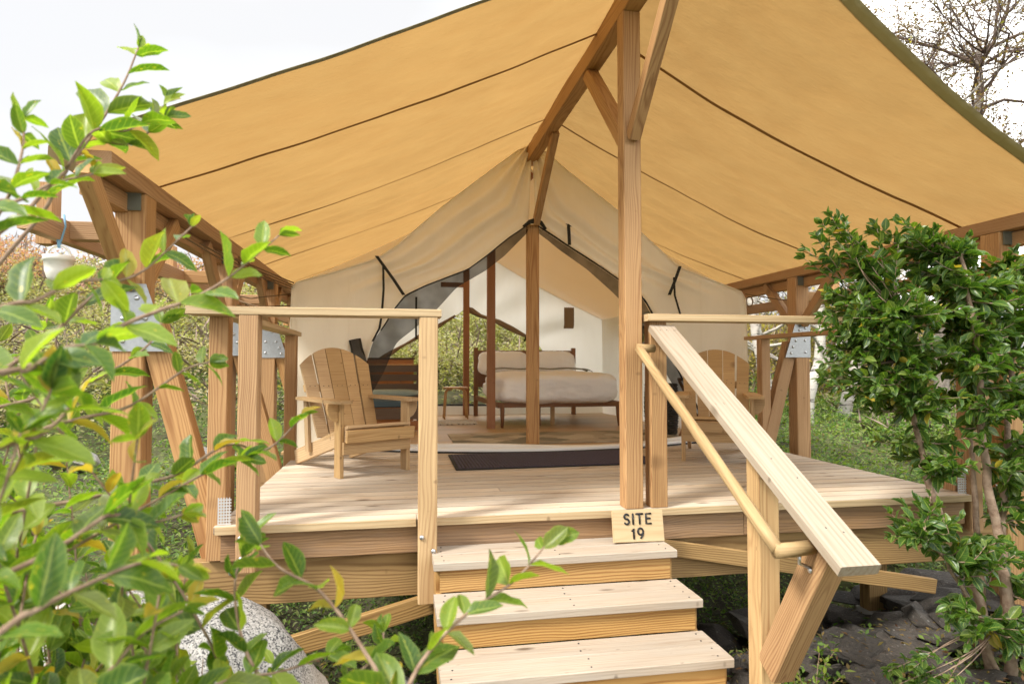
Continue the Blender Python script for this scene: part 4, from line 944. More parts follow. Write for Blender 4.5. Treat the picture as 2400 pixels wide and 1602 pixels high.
# ------------------------------------------------------------------ hanging bucket
bu = thing('hanging_bucket', 'white enamel bucket lantern hanging from blue cord at the left beam', 'bucket', (-1.57, 3.25, 1.2))
T_ = Matrix.Translation((-1.59, 3.30, 0))
lathe('pail', [(.001, 1.165), (.03, 1.168), (.046, 1.185), (.056, 1.22), (.060, 1.265), (.064, 1.266), (.064, 1.290), (.055, 1.292), (.052, 1.27), (.04, 1.2), (.001, 1.18)], M['bucket'], bu, T_)
tube('handle', [(-1.59 + .050*math.cos(a), 3.30, 1.285 + .055*math.sin(a)) for a in np.linspace(0, math.pi, 16)], .006, M['bucket'], bu, 8)
for s in (-1, 1): tube('cord', [(-1.59, 3.30, 1.335), (-1.59 + .012*s, 3.30, 1.38), (-1.59 + .03*s, 3.29, 1.43), (-1.59 + .025*s, 3.285, 1.485)], .0045, M['bluerope'], bu, 6)
tube('cord_knot', [(-1.59, 3.30, 1.328), (-1.588, 3.298, 1.345), (-1.592, 3.30, 1.36), (-1.59, 3.30, 1.38)], [.006, .010, .007, .009], M['bluerope'], bu, 8)

# ------------------------------------------------------------------ rocks
bm = bmesh.new(); bmesh.ops.create_icosphere(bm, subdivisions=5, radius=1)
for v in bm.verts:
    n_ = v.co.normalized(); k = 1 + .10*mnoise.noise(n_*1.7) + .035*mnoise.noise(n_*5 + Vector((3, 0, 0))) + .008*mnoise.noise(n_*22)
    v.co = Vector((n_.x*.80*k, n_.y*.44*k, n_.z*.66*k))
me = bpy.data.meshes.new('granite_boulder'); bm.to_mesh(me); bm.free(); smooth(me)
tag(link('granite_boulder', me, M['granite'], None, Matrix.Translation((-.98, 2.66, -.76)) @ Matrix.Rotation(R(-8), 4, 'Z')), 'large rounded speckled granite boulder below the left end of the deck', 'boulder')
def hull_rock(seed, n=16):
    rnd = random.Random(seed); bm = bmesh.new()
    for _ in range(n):
        v = Vector((rnd.gauss(0, 1), rnd.gauss(0, 1), rnd.gauss(0, 1))).normalized() * rnd.uniform(.8, 1.1); bm.verts.new(v)
    bmesh.ops.convex_hull(bm, input=bm.verts[:]); 
    for v in [v for v in bm.verts if not v.link_faces]: bm.verts.remove(v)
    bmesh.ops.bevel(bm, geom=bm.edges[:] + bm.verts[:], offset=.025, segments=1, affect='EDGES')
    me = bpy.data.meshes.new('stone'); bm.to_mesh(me); bm.free(); me.materials.append(M['slate']); return me
RM = [hull_rock(s) for s in range(10)]
rp_ = thing('stone_pile', 'heap of dark jagged slate stones under the right end of the deck', 'stone pile', (2.7, 3.0, -.9))
rnd = random.Random(5)
for k in range(230):
    x = rnd.uniform(1.45, 4.3); y = rnd.uniform(2.45, 3.95)
    if x < 1.75 and y < 2.6: continue
    s = rnd.uniform(.045, .17) * (1.15 if y > 3.0 else .75); zz = float(gz(np.array(x), np.array(y))) + .03 + .10*max(0, (y - 2.3)) * rnd.uniform(.2, 1.3)
    mw = Matrix.Translation((x, y, zz)) @ Matrix.Rotation(rnd.uniform(0, 6.28), 4, 'Z') @ Matrix.Rotation(rnd.gauss(0, .38), 4, 'X') @ Matrix.Diagonal((s*rnd.uniform(1, 1.6), s*rnd.uniform(.7, 1.1), s*rnd.uniform(.22, .5), 1))
    link('stone', rnd.choice(RM), None, rp_, mw)
for k, (x, y, s, lb) in enumerate(((.30, 3.02, .20, 'grey rough rock beside the left side of the stairs'), (.02, 3.35, .26, 'large grey rock in the shade under the deck left of the stairs'), (-3.6, 7.9, .26, 'mossy grey boulder on the slope behind the left posts'), (-2.1, 7.7, .33, 'grey boulder in the weeds left of the tent'))):
    zz = float(gz(np.array(x), np.array(y)))
    o = link('rock', RM[k+3].copy(), None, None, Matrix.Translation((x, y, zz + s*.3)) @ Matrix.Diagonal((s*1.2, s, s*.8, 1))); o.data.materials.clear(); o.data.materials.append(M['granite'] if k else M['slate']); tag(o, lb, 'rock')

C = scatter(1500, 1.5, 4.6, 2.0, 3.9); C[:, 2] += RNG.uniform(.06, .22, len(C))
tag(leaf_cloud('leaf_litter', C, RNG.uniform(.015, .045, len(C)), M['b_brown'], 1.0), 'dead leaves and twigs caught between the dark stones', 'leaf litter', kind='stuff')
C = scatter(9000, 1.5, 5.2, 1.4, 4.2); k_ = (np.sin(C[:,0]*7)*np.sin(C[:,1]*9 + 1) > .1); C = C[k_]; C[:, 2] += RNG.uniform(.0, .20, len(C))
tag(leaf_cloud('stone_weeds', C, RNG.uniform(.025, .055, len(C)), M['b_green'], 1.0), 'green weeds growing between the dark stones', 'weeds', kind='stuff')
# ------------------------------------------------------------------ leafy shrubs with real leaves
def leaf_mesh(name, seed, mat, curl=.18, fold=.30, wid=.40, n=7):
    rnd = random.Random(seed); V, F, U = [], [], []
    wprof = [0.04, .64, .95, 1.0, .90, .60, .04]
    for i in range(n):
        t = i / (n - 1); w = wprof[i] * wid / 2 * rnd.uniform(.92, 1.08); x = t; z = -curl * t * t + .02*rnd.uniform(-1, 1)
        for j, s in enumerate((-1, -.5, 0, .5, 1)):
            V.append((x, s*w, z + abs(s)*w*fold*2*(1 + .2*rnd.uniform(-1, 1)) + (.02*math.sin(i*2.1 + seed + s*2) if abs(s) == 1 else 0))); U.append((t, .5 + s*.5))
    for i in range(n-1):
        for j in range(4): F.append((i*5+j, (i+1)*5+j, (i+1)*5+j+1, i*5+j+1))
    me = bpy.data.meshes.new(name); me.from_pydata(V, [], F); uv = me.uv_layers.new(name='UVMap')
    for l in me.loops: uv.data[l.index].uv = U[l.vertex_index]
    me.update(); smooth(me); me.materials.append(mat); return me
def leaf_arrays(me):
    V = np.array([v.co[:] for v in me.vertices]); F = np.array([p.vertices[:] for p in me.polygons]); U = np.array([[l.uv[0], l.uv[1]] for l in me.uv_layers[0].data]).reshape(-1, 2); return V, F, U
def join_leaves(name, items, mat, parent):
    """items: list of (mesh, matrix)"""
    if not items: return
    VV, FF, UU = [], [], []; k = 0; cache = {}
    for me, mw in items:
        if me.name not in cache: cache[me.name] = leaf_arrays(me)
        V, F, U = cache[me.name]; m_ = np.array(mw); VV.append(V @ m_[:3, :3].T + m_[:3, 3]); FF.append(F + k); UU.append(U); k += len(V)
    V = np.concatenate(VV); F = np.concatenate(FF); U = np.concatenate(UU)
    me = bpy.data.meshes.new(name); me.vertices.add(len(V)); me.vertices.foreach_set('co', V.astype(np.float32).ravel())
    me.loops.add(F.size); me.loops.foreach_set('vertex_index', F.astype(np.int32).ravel()); me.polygons.add(len(F)); me.polygons.foreach_set('loop_start', (np.arange(len(F))*4).astype(np.int32))
    me.polygons.foreach_set('use_smooth', np.ones(len(F), bool)); me.update(calc_edges=True)
    uv = me.uv_layers.new(name='UVMap'); uv.data.foreach_set('uv', U.astype(np.float32).ravel())
    return tag(link(name, me, mat, parent), kind='stuff')
def catmull(pts, sub=5):
    pts = [Vector(p) for p in pts]; P = [pts[0]*2 - pts[1]] + pts + [pts[-1]*2 - pts[-2]]; out_ = []
    for i in range(1, len(P)-2):
        for k in range(sub):
            t = k / sub; a, b, c, d = P[i-1], P[i], P[i+1], P[i+2]
            out_.append(.5*((2*b) + (c-a)*t + (2*a-5*b+4*c-d)*t*t + (3*b-a-3*c+d)*t**3))
    out_.append(pts[-1]); return out_
def leaves_on(path, step, size, rnd, start=.1, ang=50, sun_up=.6, tipcluster=True):
    """opposite leaf pairs along a twig; returns list of matrices"""
    L_ = [0]; 
    for i in range(1, len(path)): L_.append(L_[-1] + (path[i] - path[i-1]).length)
    tot = L_[-1]; s = tot * start; out_ = []; k = 0
    while s < tot:
        i = max(j for j in range(len(L_)) if L_[j] <= s + 1e-9); i = min(i, len(path)-2); f = (s - L_[i]) / max(1e-6, L_[i+1] - L_[i]); p = path[i].lerp(path[i+1], f); t = (path[i+1] - path[i]).normalized()
        side = t.cross(Vector((0, 0, 1))); side = side.normalized() if side.length > .05 else Vector((1, 0, 0)); side = Quaternion(t, (math.pi/2)*(k % 2)*.7 + rnd.gauss(0, .45)) @ side
        for sgn in (-1, 1):
            if rnd.random() < .10: continue
            a = R(ang + rnd.gauss(0, 12)); d = (t*math.cos(a) + side*sgn*math.sin(a)).normalized(); d.z += rnd.uniform(-.15, .22); d.normalize()
            nrm = Vector((rnd.gauss(0, .5), rnd.gauss(0, .5), sun_up + .3)); y_ = nrm.cross(d)
            if y_.length < .05: continue
            y_.normalize(); z_ = d.cross(y_); sz = size * rnd.uniform(.62, 1.15) * (1 - .35 * (s / tot)**2)
            m_ = Matrix((d, y_, z_)).transposed().to_4x4() @ Matrix.Diagonal((sz, sz, sz, 1)); m_.translation = p; out_.append(m_)
        s += step * rnd.uniform(.75, 1.25); k += 1
    if tipcluster:
        t = (path[-1] - path[-3]).normalized()
        for q in range(3):
            d = (t + Vector((rnd.gauss(0, .45), rnd.gauss(0, .45), rnd.gauss(0, .35)))).normalized(); y_ = Vector((rnd.gauss(0, 1), rnd.gauss(0, 1), .8)).cross(d).normalized(); z_ = d.cross(y_); sz = size*rnd.uniform(.35, .7)
            m_ = Matrix((d, y_, z_)).transposed().to_4x4() @ Matrix.Diagonal((sz, sz, sz, 1)); m_.translation = path[-1]; out_.append(m_)
    return out_
def build_leaves(parent, mats_, meshes, ymeshes, joinmat, yjoin, campos, rnd, nobj=285, yel=.06, name='leaf'):
    mats_ = [(m_, (m_.to_scale().x / max(.15, (m_.translation - campos).length))) for m_ in mats_]
    mats_.sort(key=lambda q: -q[1]); rest, resty = [], []
    for i, (m_, _) in enumerate(mats_):
        yl = rnd.random() < yel; me = rnd.choice(ymeshes if yl else meshes)
        if i < nobj: link(name, me, None, parent, m_)
        else: (resty if yl else rest).append((me, m_))
    join_leaves('foliage', rest, joinmat, parent); join_leaves('yellowed_foliage', resty, yjoin, parent)
CAMP = Vector((0, 0, .78))
rnd = random.Random(21)
LM = [leaf_mesh('broad_leaf', s, M['leafL'], curl=c_, fold=f_, wid=w_) for s, c_, f_, w_ in ((1, .10, .18, .50), (2, .26, .26, .46), (3, -.08, .30, .54), (4, .34, .12, .50), (5, .16, .40, .44))]
LY = [leaf_mesh('broad_leaf_yellow', s, M['leafY'], curl=c_, fold=f_, wid=w_) for s, c_, f_, w_ in ((6, .2, .3, .38), (7, .4, .5, .34))]
lsh = thing('leafy_shrub', 'tall light green broad leaved shrub filling the left foreground', 'shrub', (-.75, 1.25, -.86))
TW = {'t1': [(-.698,1.35,1.086), (-.662,1.39,1.169), (-.622,1.43,1.275), (-.59,1.47,1.388), (-.578,1.51,1.486)],
 'c': [(-.608,1.38,1.248), (-.563,1.42,1.266), (-.532,1.46,1.316), (-.512,1.5,1.363)],
 't2': [(-.603,1.25,.838), (-.543,1.29,.922), (-.491,1.33,.962), (-.418,1.37,1.059)],
 't2b': [(-.487,1.1,.81), (-.4,1.14,.867), (-.365,1.18,.89), (-.311,1.22,.935), (-.228,1.26,1.026)],
 't3': [(-.727,1.4,.706), (-.635,1.44,.738), (-.543,1.48,.812), (-.523,1.52,.871)],
 't4': [(-.553,1.35,.529), (-.449,1.39,.553), (-.359,1.43,.608), (-.288,1.47,.591), (-.221,1.51,.654)],
 't5': [(-.007,1.0,.255), (-.048,1.04,.319), (-.121,1.08,.405), (-.196,1.12,.439), (-.239,1.16,.474)],
 't6': [(-.003,1.0,.241), (.048,1.04,.312), (.123,1.08,.361), (.206,1.12,.393), (.279,1.16,.448)],
 't7': [(-.198,1.15,.179), (-.265,1.19,.285), (-.291,1.23,.387), (-.27,1.27,.453)],
 't8': [(-.674,1.2,.412), (-.596,1.24,.439), (-.487,1.28,.501), (-.363,1.32,.571), (-.308,1.36,.589)],
 't9': [(-.51,.9,.667), (-.471,.94,.684), (-.454,.98,.721), (-.468,1.02,.763)],
 't10': [(-.452,.8,.468), (-.421,.84,.489), (-.383,.88,.504), (-.333,.92,.516), (-.291,.96,.495)],
 't11': [(-.398,.9,.334), (-.375,.94,.373), (-.352,.98,.401), (-.314,1.02,.413)],
 't12': [(-.488,.85,.766), (-.463,.89,.771), (-.443,.93,.8), (-.418,.97,.807)],
 't13': [(-0.695, 1.2, 0.982), (-0.68, 1.24, 1.075), (-0.682, 1.28, 1.166), (-0.701, 1.32, 1.245)] ,
 't14': [(-0.68, 1.15, 1.037), (-0.639, 1.19, 1.056), (-0.606, 1.23, 1.099), (-0.558, 1.27, 1.13)] ,
 't15': [(-0.707, 1.42, 1.103), (-0.655, 1.46, 1.247), (-0.586, 1.5, 1.265), (-0.529, 1.54, 1.343)] ,
 't16': [(-0.577, 1.0, 0.85), (-0.532, 1.04, 0.873), (-0.504, 1.08, 0.905), (-0.475, 1.12, 0.917)] ,
 't17': [(-0.647, 1.25, 0.652), (-0.582, 1.29, 0.678), (-0.51, 1.33, 0.699), (-0.429, 1.37, 0.766), (-0.391, 1.41, 0.784)] ,
 't18': [(-0.335, 1.1, 0.22), (-0.281, 1.14, 0.25), (-0.204, 1.18, 0.239), (-0.12, 1.22, 0.245)] ,
 't19': [(-0.117, 1.2, 0.145), (-0.089, 1.24, 0.185), (-0.034, 1.28, 0.211), (-0.027, 1.32, 0.236)] ,
 't20': [(-0.459, 1.0, 0.529), (-0.419, 1.04, 0.554), (-0.391, 1.08, 0.53), (-0.347, 1.12, 0.533)] }
allm = []; acc_t = Acc()
ROOTS = [Vector((-.95, 1.45, -.9)), Vector((-.75, 1.2, -.9)), Vector((-.55, 1.35, -.9)), Vector((-.45, 1.05, -.9)), Vector((-.15, 1.05, -.9)), Vector((-.35, 1.5, -.9))]
for k, pts in TW.items():
    sz = .098 if k in ('t1', 'c') else .088
    path = catmull(pts, 6); L0 = Vector(pts[0])
    allm += leaves_on(path, .046 if k != 't1' else .062, sz, rnd, .05)
    root = min(ROOTS, key=lambda r: (r - L0).length + (0 if k not in ('t5', 't6') else abs(r.x - L0.x)*6))
    back = (Vector(pts[0]) - Vector(pts[1])).normalized() * min(.35, (L0 - root).length * .3)
    mid = L0 + back + Vector((0, 0, -.05)); full = catmull([root, root.lerp(mid, .5) + Vector((-.04, .02, 0)), mid] + pts, 6) if k != 'c' else catmull([TW['t1'][1]] + pts, 6); n = len(full)
    tube('branch', full, [.0056 * (1 - .72*i/n) * (.5 if k == 'c' else 1) for i in range(n)], M['twig'], lsh, 7)
# filler branches: arching from the roots, kept to the left wedge the shrub occupies
cnt = 0
while cnt < 175:
    d = rnd.uniform(.85, 2.1); r_ = rnd.uniform(-.66, -.24); tip = Vector((r_*d, d, rnd.uniform(-.62, 1.0)))
    h = (tip.z - .78) / d
    lim = -.30 - .10*max(0, h + .1) if h < -.28 else -.37
    if h > -.1: lim = -.47
    if h > .08: lim = -.56
    if h < -.42: lim = -.13
    if tip.x / d > lim: continue
    if tip.z > .62 and rnd.random() < .5: continue
    root = rnd.choice(ROOTS); mid = root.lerp(tip, .55) + Vector((rnd.gauss(0, .08), rnd.gauss(0, .08), .10))
    path = catmull([root, mid, tip], 9); n = len(path)
    acc_t.add(tube_bm(path, [.0042 * (1 - .6*i/n) for i in range(n)], 5))
    allm += leaves_on(path[6:], .048, .092, rnd, .05); cnt += 1
    # side shoot
    j = rnd.randrange(9, n-3); e = path[j] + Vector((rnd.gauss(0, .14), rnd.gauss(0, .12), rnd.uniform(.05, .22)))
    if e.x / max(.5, e.y) < lim - .02:
        sp = catmull([path[j], path[j].lerp(e, .5) + Vector((0, 0, .02)), e], 5); acc_t.add(tube_bm(sp, .0022, 4)); allm += leaves_on(sp, .045, .074, rnd, .2)
for _ in range(46):
    root = rnd.choice(ROOTS) + Vector((rnd.gauss(0, .12), rnd.gauss(0, .1), 0)); tip = root + Vector((rnd.uniform(-.2, .35), rnd.gauss(0, .2), rnd.uniform(.4, 1.2))); 
    if tip.x / max(.4, tip.y) > -.2: continue
    acc_t.add(tube_bm(catmull([root, root.lerp(tip, .5) + Vector((rnd.gauss(0, .06), 0, 0)), tip], 5), [.004*(1 - i/14) for i in range(11)], 4))
acc_t.build('stems', M['twig'], lsh, True)
allm = [m_ for m_ in allm if (m_.translation - CAMP).length > .62 and m_.translation.y > .55]
# two or three leaves hanging very close on the far left
for p, dvec in (((-.305, .43, .905), (.75, .1, -.35)), ((-.30, .40, .865), (.6, .2, -.7)), ((-.31, .42, .84), (.8, .2, .1)), ((-.30, .42, .80), (.9, 0, -.2))):
    d = Vector(dvec).normalized(); y_ = Vector((.1, -.5, .8)).cross(d).normalized(); z_ = d.cross(y_); m_ = Matrix((d, y_, z_)).transposed().to_4x4() @ Matrix.Diagonal((.062,)*3 + (1,)); m_.translation = p; allm.append(m_)
build_leaves(lsh, allm, LM, LY, M['leafL'], M['leafY'], CAMP, rnd, 285, .07)

# right shrub
rsh = thing('leafy_shrub', 'dense dark green shrub with brown stems at the right end of the deck', 'shrub', (3.0, 2.75, -.8))
LR = [leaf_mesh('oval_leaf', s, M['leafR'], curl=c_, fold=f_, wid=w_) for s, c_, f_, w_ in ((11, .15, .16, .54), (12, .30, .22, .50), (13, .05, .28, .54), (14, .22, .34, .48))]
LRY = [leaf_mesh('oval_leaf_yellow', 15, M['leafY'], curl=.2, fold=.2, wid=.42)]
stems = [[(2.98, 2.78, -.85), (2.92, 2.80, -.35), (2.72, 2.82, .05), (2.62, 2.85, .55), (2.55, 2.85, 1.05)],
         [(3.05, 2.74, -.85), (3.06, 2.76, -.30), (3.00, 2.80, .25), (2.95, 2.78, .85), (2.88, 2.80, 1.35)],
         [(3.10, 2.78, -.85), (3.14, 2.85, -.25), (3.30, 2.95, .35), (3.42, 3.0, .95), (3.45, 3.05, 1.35)],
         [(3.02, 2.82, -.85), (3.10, 2.95, -.1), (3.15, 3.05, .6), (3.10, 3.10, 1.15)],
         [(2.96, 2.72, -.80), (2.78, 2.66, -.45), (2.55, 2.60, -.15), (2.42, 2.58, .0)]]
sp = [catmull(s, 6) for s in stems]
for s, th in zip(sp, (.026, .030, .024, .02, .014)): n = len(s); tube('trunk', [p + Vector((.006*math.sin(i*1.7), .006*math.cos(i*2.3), 0)) for i, p in enumerate(s)], [th*(1 - .72*i/n) for i in range(n)], M['bark'], rsh, 9)
SPP = [p for s in sp for p in s[5:]]
lobes = [((2.19, 2.90, 1.40), (.15, .14, .15), 15), ((2.55, 2.88, 1.35), (.22, .2, .22), 30), ((2.85, 2.95, 1.33), (.25, .22, .20), 34), ((2.45, 2.86, 1.02), (.34, .28, .24), 60), ((2.85, 2.90, 1.0), (.38, .30, .28), 64), ((2.28, 2.80, .78), (.24, .22, .20), 34),
         ((2.62, 2.82, .70), (.32, .28, .22), 40), ((3.02, 2.85, .66), (.30, .30, .26), 34), ((2.62, 2.80, .35), (.22, .22, .14), 14), ((2.95, 2.75, .28), (.26, .22, .16), 9), ((2.45, 2.62, .02), (.20, .14, .14), 20), ((2.75, 2.62, -.08), (.20, .16, .14), 16),
         ((3.32, 2.95, 1.22), (.28, .25, .25), 32), ((3.38, 2.9, .75), (.30, .25, .32), 40), ((3.40, 2.85, .2), (.24, .2, .25), 30), ((3.15, 2.8, .95), (.22, .22, .3), 26), ((2.30, 2.85, 1.05), (.18, .16, .16), 16), ((3.2, 2.8, -.2), (.25, .2, .3), 14), ((2.5, 2.5, -.42), (.12, .1, .12), 7), ((3.1, 2.5, -.55), (.3, .2, .2), 14), ((2.2, 2.45, -.62), (.14, .1, .1), 6)]
allm = []; acc_t = Acc(); rnd = random.Random(33)
for c_, r_, n_ in lobes:
    for k in range(int(n_*(1.35 if c_[0] > 2.9 else 1.05))):
        d = Vector((rnd.gauss(0, 1), rnd.gauss(0, 1), rnd.gauss(0, 1))).normalized() * rnd.uniform(.45, 1.0) ** .5
        tip = Vector((c_[0] + d.x*r_[0], c_[1] + d.y*r_[1], c_[2] + d.z*r_[2]))
        src = min((p for p in SPP if p.z < tip.z + .05), key=lambda p: (p - tip).length, default=sp[1][4])
        tip2 = src.lerp(tip, .45) + Vector((rnd.gauss(0, .03), rnd.gauss(0, .03), -.02)); path = catmull([src, tip2, tip], 5); n = len(path)
        acc_t.add(tube_bm(path, [.0042*(1 - .72*i/n) for i in range(n)], 4))
        ln = (tip - src).length; allm += leaves_on(path, .034, .086, rnd, max(.1, 1 - .24/max(.24, ln)))
acc_t.build('branches', M['bark'], rsh, True)
build_leaves(rsh, allm, LR, LRY, M['leafR'], M['leafY'], CAMP, rnd, 285, .02)

# small ground plants near the stairs
for k, (x, y, lb) in enumerate(((.0, 2.85, 'low leafy weed growing beside the grey rock left of the stairs'), (1.95, 2.75, 'small green weed growing between the dark stones right of the newel post'), (2.35, 2.45, 'green seedling with round leaves in front of the stone pile'), (3.4, 2.4, 'leafy weed below the dark green shrub'))):
    w = thing('weed_plant', lb, 'plant', (x, y, -.85)); ms = []; a = Acc(); zg = float(gz(np.array(x), np.array(y)))
    for q in range(9):
        b = Vector((x + rnd.gauss(0, .05), y + rnd.gauss(0, .05), zg)); tip = b + Vector((rnd.gauss(0, .10), rnd.gauss(0, .08), rnd.uniform(.12, .30))); path = catmull([b, b.lerp(tip, .5) + Vector((0, 0, .03)), tip], 4); a.add(tube_bm(path, .002, 4)); ms += leaves_on(path, .035, .045, rnd, .25)
    a.build('stems', M['twig'], w)
    for m_ in ms: link('leaf', rnd.choice(LM if k % 2 else LR), None, w, m_)

# ------------------------------------------------------------------ ground cover and hillside brush
notdeck = lambda x, y: ~((x > -.9) & (x < 3.4) & (y > 3.5) & (y < 9.7))
C = scatter(60000, 3.0, 12, 3.0, 13, notdeck); C[:, 2] += RNG.uniform(0, 1, len(C))**2 * (.10 + .16*(np.sin(C[:,0]*3.1)*np.sin(C[:,1]*2.3) > .1))
tag(leaf_cloud('ground_cover', C, RNG.uniform(.04, .085, len(C)), M['b_green'], 1.2), 'low green ground cover on the slope right of the deck', 'ground cover', kind='stuff')
C = scatter(42000, -9, -.8, 2.5, 12, notdeck); C[:, 2] += RNG.uniform(0, .15, len(C))
tag(leaf_cloud('ground_cover', C, RNG.uniform(.03, .075, len(C)), M['b_green'], 1.0), 'low green ground cover left of the deck', 'ground cover', kind='stuff')
C = scatter(46000, -2.0, 5.5, 1.2, 6); C[:, 2] += RNG.uniform(0, .07, len(C))
tag(leaf_cloud('moss_and_weeds', C, RNG.uniform(.02, .05, len(C)), M['b_green'], 1.0), 'weeds in the shade under the deck', 'ground cover', kind='stuff')
C = np.concatenate([scatter(9000, -9, 12, 2.2, 12, notdeck), scatter(5000, -1.5, 5.0, 1.2, 4.2)]); C[:, 2] += .05
tag(leaf_cloud('fallen_leaves', C, RNG.uniform(.025, .055, len(C)), M['b_brown'], 1.2), 'fallen brown leaves lying on the ground', 'fallen leaves', kind='stuff')

def brush(name, label, spots, mat, dens=900, leaf=(.05, .10), sticks=60, up=.4):
    pts, szs, st_, sz2, ax = [], [], [], [], []
    for (x, y, r, h) in spots:
        z = float(gz(np.array(x), np.array(y))); n = int(dens * r * h); k = max(1.0, (y - 4) / 9) ** .5
        P = mound_pts((x, y, z), (r, r, h), int(n / k)); pts.append(P); szs.append(RNG.uniform(leaf[0], leaf[1], len(P)) * k)
        m_ = int(sticks * r * .45); Q = mound_pts((x, y, z + .1), (r*.9, r*.9, h*1.02), m_); st_.append(Q); sz2.append(RNG.uniform(.2, .55, m_)); ax.append(Q - np.array([[x, y, z - .4]]))
    o = leaf_cloud(name, np.concatenate(pts), np.concatenate(szs), mat, up); tag(o, label, 'undergrowth', kind='stuff')
    A_ = np.concatenate(ax); A_ /= np.linalg.norm(A_, axis=1)[:, None]
    leaf_cloud('bare_twigs', np.concatenate(st_), np.concatenate(sz2), M['greytwig'], .1, .010, 0, A_, o)['kind'] = 'stuff'
rb = random.Random(99)
sp1 = [(rb.uniform(-13, -2.4), rb.uniform(8.5, 19), rb.uniform(.6, 1.2), rb.uniform(.45, .9)) for _ in range(70)]
sp1 += [(rb.uniform(-2.0, 4.0), rb.uniform(11.2, 18), rb.uniform(.6, 1.0), rb.uniform(.6, 1.1)) for _ in range(60)]
sp1 += [(rb.uniform(-2.5, 4.5), rb.uniform(14, 18), 1.2, rb.uniform(1.6, 2.2)) for _ in range(14)]
brush('hillside_brush', 'olive and pale green brush covering the hill behind the tent', sp1, M['b_olive'], 1500, (.05, .095), 90)
brush('dry_brush', 'dry brown brush on the left hillside', [(rb.uniform(-12, -2.4), rb.uniform(9, 19), rb.uniform(.5, 1.0), rb.uniform(.4, .8)) for _ in range(46)], M['b_dry'], 1300, (.04, .085), 160)
brush('red_brush', 'reddish autumn shrubs along the top of the left hill', [(rb.uniform(-17, -5), rb.uniform(15.5, 21), rb.uniform(.8, 1.3), rb.uniform(1.0, 1.6)) for _ in range(26)], M['b_red'], 1100, (.05, .10), 200)
brush('green_undergrowth', 'leafy green undergrowth beneath the birches', [(rb.uniform(4.6, 13), rb.uniform(9.8, 15), rb.uniform(.4, .9), rb.uniform(.3, .75)) for _ in range(46)] + [(rb.uniform(6.3, 9.5), rb.uniform(6.8, 9), rb.uniform(.3, .5), rb.uniform(.3, .55)) for _ in range(34)], M['b_green'], 1300, (.05, .10), 70)
brush('yellow_undergrowth', 'yellow autumn undergrowth behind the birch trunks', [(rb.uniform(4.5, 17), rb.uniform(11, 20), rb.uniform(.7, 1.3), rb.uniform(1.2, 3.0)) for _ in range(95)], M['b_yellow'], 620, (.05, .10), 420)
brush('far_brush', 'mixed scrub far behind the tent on the right', [(rb.uniform(4, 26), rb.uniform(20, 30), rb.uniform(1.3, 2.2), rb.uniform(1.6, 3.2)) for _ in range(26)], M['b_olive'], 330, (.08, .14), 160)
C = scatter(30000, -14, 12, 10, 24); C[:, 2] += RNG.uniform(0, .22, len(C))
tag(leaf_cloud('hill_grass', C, RNG.uniform(.07, .14, len(C)), M['b_olive'], .8), 'rough grass and low scrub on the hill', 'ground cover', kind='stuff')

# ------------------------------------------------------------------ birches and thin trees
def tree(name, label, base, pts, rad, limbs, mat, leafm, nleaf, lsize, seed, depth=3, spread=.5, leafname='crown'):
    rnd = random.Random(seed); t = thing(name, label, 'tree', base); B = Vector(base); path = catmull([B + Vector(p) for p in pts], 6); n = len(path)
    V, F = tube_bm(path, [rad*(1 - .75*i/n)*(1 + .06*math.sin(i*2.1)) for i in range(n)], 10); pyd('trunk', V, F, mat, t, True)
    acc = Acc(); tips = []
    def grow(p, d, L_, r, lev):
        q = [p]; dd = d.copy()
        for _ in range(4): dd = (dd + Vector((rnd.gauss(0, .22), rnd.gauss(0, .22), rnd.gauss(.04, .18)))).normalized(); q.append(q[-1] + dd*L_/4)
        acc.add(tube_bm(q, [r*(1 - .55*i/4) for i in range(5)], 5 if lev > 1 else 3, caps=False))
        if lev == 0: tips.extend(q[1:]); return
        for _ in range(3 if lev < 3 else 4):
            b = q[rnd.randrange(2, 5)]; nd = (dd + Vector((rnd.gauss(0, spread), rnd.gauss(0, spread), rnd.gauss(.08, spread*.7)))).normalized(); grow(b, nd, L_*rnd.uniform(.5, .75), r*.5, lev-1)
    for (i, d, L_, r) in limbs:
        acc_big = path[min(n-1, int(i*(n-1)))]; grow(acc_big, Vector(d).normalized(), L_, r, depth)
    acc.build('branches', mat if mat == M['birch'] else M['treetwig'], t, True)
    T_ = np.array([list(rnd.choice(tips)) for _ in range(nleaf)]) + RNG.normal(size=(nleaf, 3))*.07
    leaf_cloud(leafname, T_, RNG.uniform(lsize*.6, lsize*1.2, nleaf), leafm, .1, .6, .3, None, t)['kind'] = 'stuff'
def gb(x, y): return (x, y, float(gz(np.array(x), np.array(y))) - .1)
LIMB = lambda r, k, z0=.35: [(r.uniform(z0, 1), (r.gauss(0, .8), r.gauss(0, .6), r.uniform(.3, 1)), r.uniform(.9, 1.7), .028) for _ in range(k)]
r1 = random.Random(3)
tree('birch_tree', 'white birch with a bent trunk and low fork, right of the gusseted post', gb(6.55, 9.3), [(0, 0, 0), (.05, 0, .55), (.34, .1, 1.15), (.40, .15, 2.2), (.36, .1, 3.4), (.5, 0, 5.0)], .125,
     [(.36, (1.0, -.1, .75), 1.9, .085), (.30, (-.7, .3, .5), 1.2, .05)] + LIMB(r1, 8), M['birch'], M['b_yellow'], 700, .07, 5)
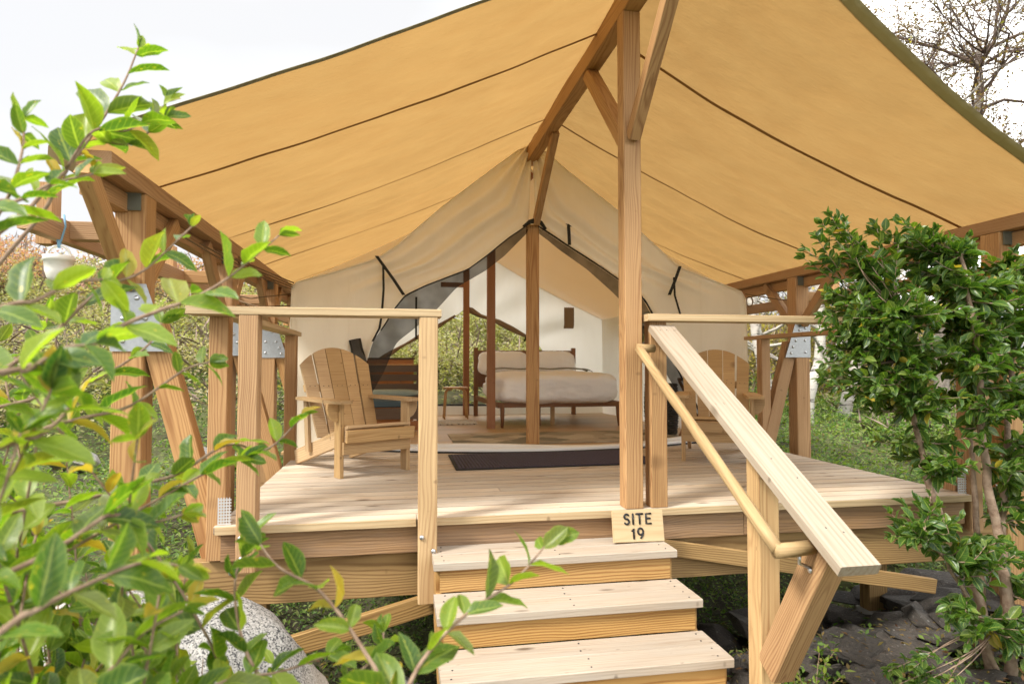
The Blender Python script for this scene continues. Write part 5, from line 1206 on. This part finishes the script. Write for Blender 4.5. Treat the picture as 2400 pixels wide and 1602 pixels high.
tree('birch_tree', 'straight white birch seen between the right chair and the side railing post', gb(5.62, 8.9), [(0, 0, 0), (-.05, 0, .9), (-.16, .1, 1.9), (-.22, .1, 3.2), (-.1, 0, 5.0)], .115, LIMB(r1, 9), M['birch'], M['b_yellow'], 700, .07, 6)
tree('birch_tree', 'thin pale birch leaning right in the far undergrowth', gb(8.6, 12.5), [(0, 0, 0), (.2, 0, 1.2), (.5, .1, 2.6), (.6, 0, 4.5)], .11, LIMB(r1, 7), M['birch'], M['b_yellow'], 600, .08, 7)
tree('birch_tree', 'pale forked birch behind the dark green shrub', gb(7.6, 9.8), [(0, 0, 0), (.3, 0, 1.0), (.9, .1, 2.0), (1.3, 0, 3.4), (1.5, 0, 5.0)], .12, LIMB(r1, 8), M['birch'], M['b_yellow'], 700, .07, 8)
tree('autumn_tree', 'tall nearly bare tree with sparse brown leaves at the upper right', gb(9.4, 9.6), [(0, 0, 0), (.1, 0, 2.0), (.5, .1, 3.6), (.9, 0, 5.4), (1.0, 0, 7.0)], .13,
     [(r1.uniform(.35, 1), (r1.gauss(-.2, .9), r1.gauss(0, .7), r1.uniform(.2, 1)), r1.uniform(1.2, 2.1), .035) for _ in range(30)], M['greybark'], M['b_brown'], 17000, .055, 9, 4, .6)
tree('autumn_tree', 'bare grey limbed tree beyond the upper right canopy edge', gb(11.5, 11.5), [(0, 0, 0), (-.1, 0, 2.4), (-.4, .1, 4.6), (-.5, 0, 7.4)], .15,
     [(r1.uniform(.4, 1), (r1.gauss(-.1, .9), r1.gauss(0, .7), r1.uniform(.2, 1)), r1.uniform(1.3, 2.3), .035) for _ in range(16)], M['greybark'], M['b_brown'], 12000, .065, 10, 4, .6)
for k in range(9):
    x, y = (4.2 + k*1.6 + r1.uniform(-.4, .4), r1.uniform(13, 19))
    tree('thin_tree', 'thin sapling with sparse yellow leaves in the thicket behind the birches', gb(x, y), [(0, 0, 0), (r1.gauss(0, .2), 0, 1.5), (r1.gauss(0, .3), 0, 3.2)], .05, LIMB(r1, 7, .25), M['bark'], M['b_yellow'], 500, .09, 20 + k, 3, .6).__class__
for o in bpy.data.objects:
    if o.name.startswith('thin_tree') and o.parent is None: o['group'] = 'saplings in the thicket behind the tent'
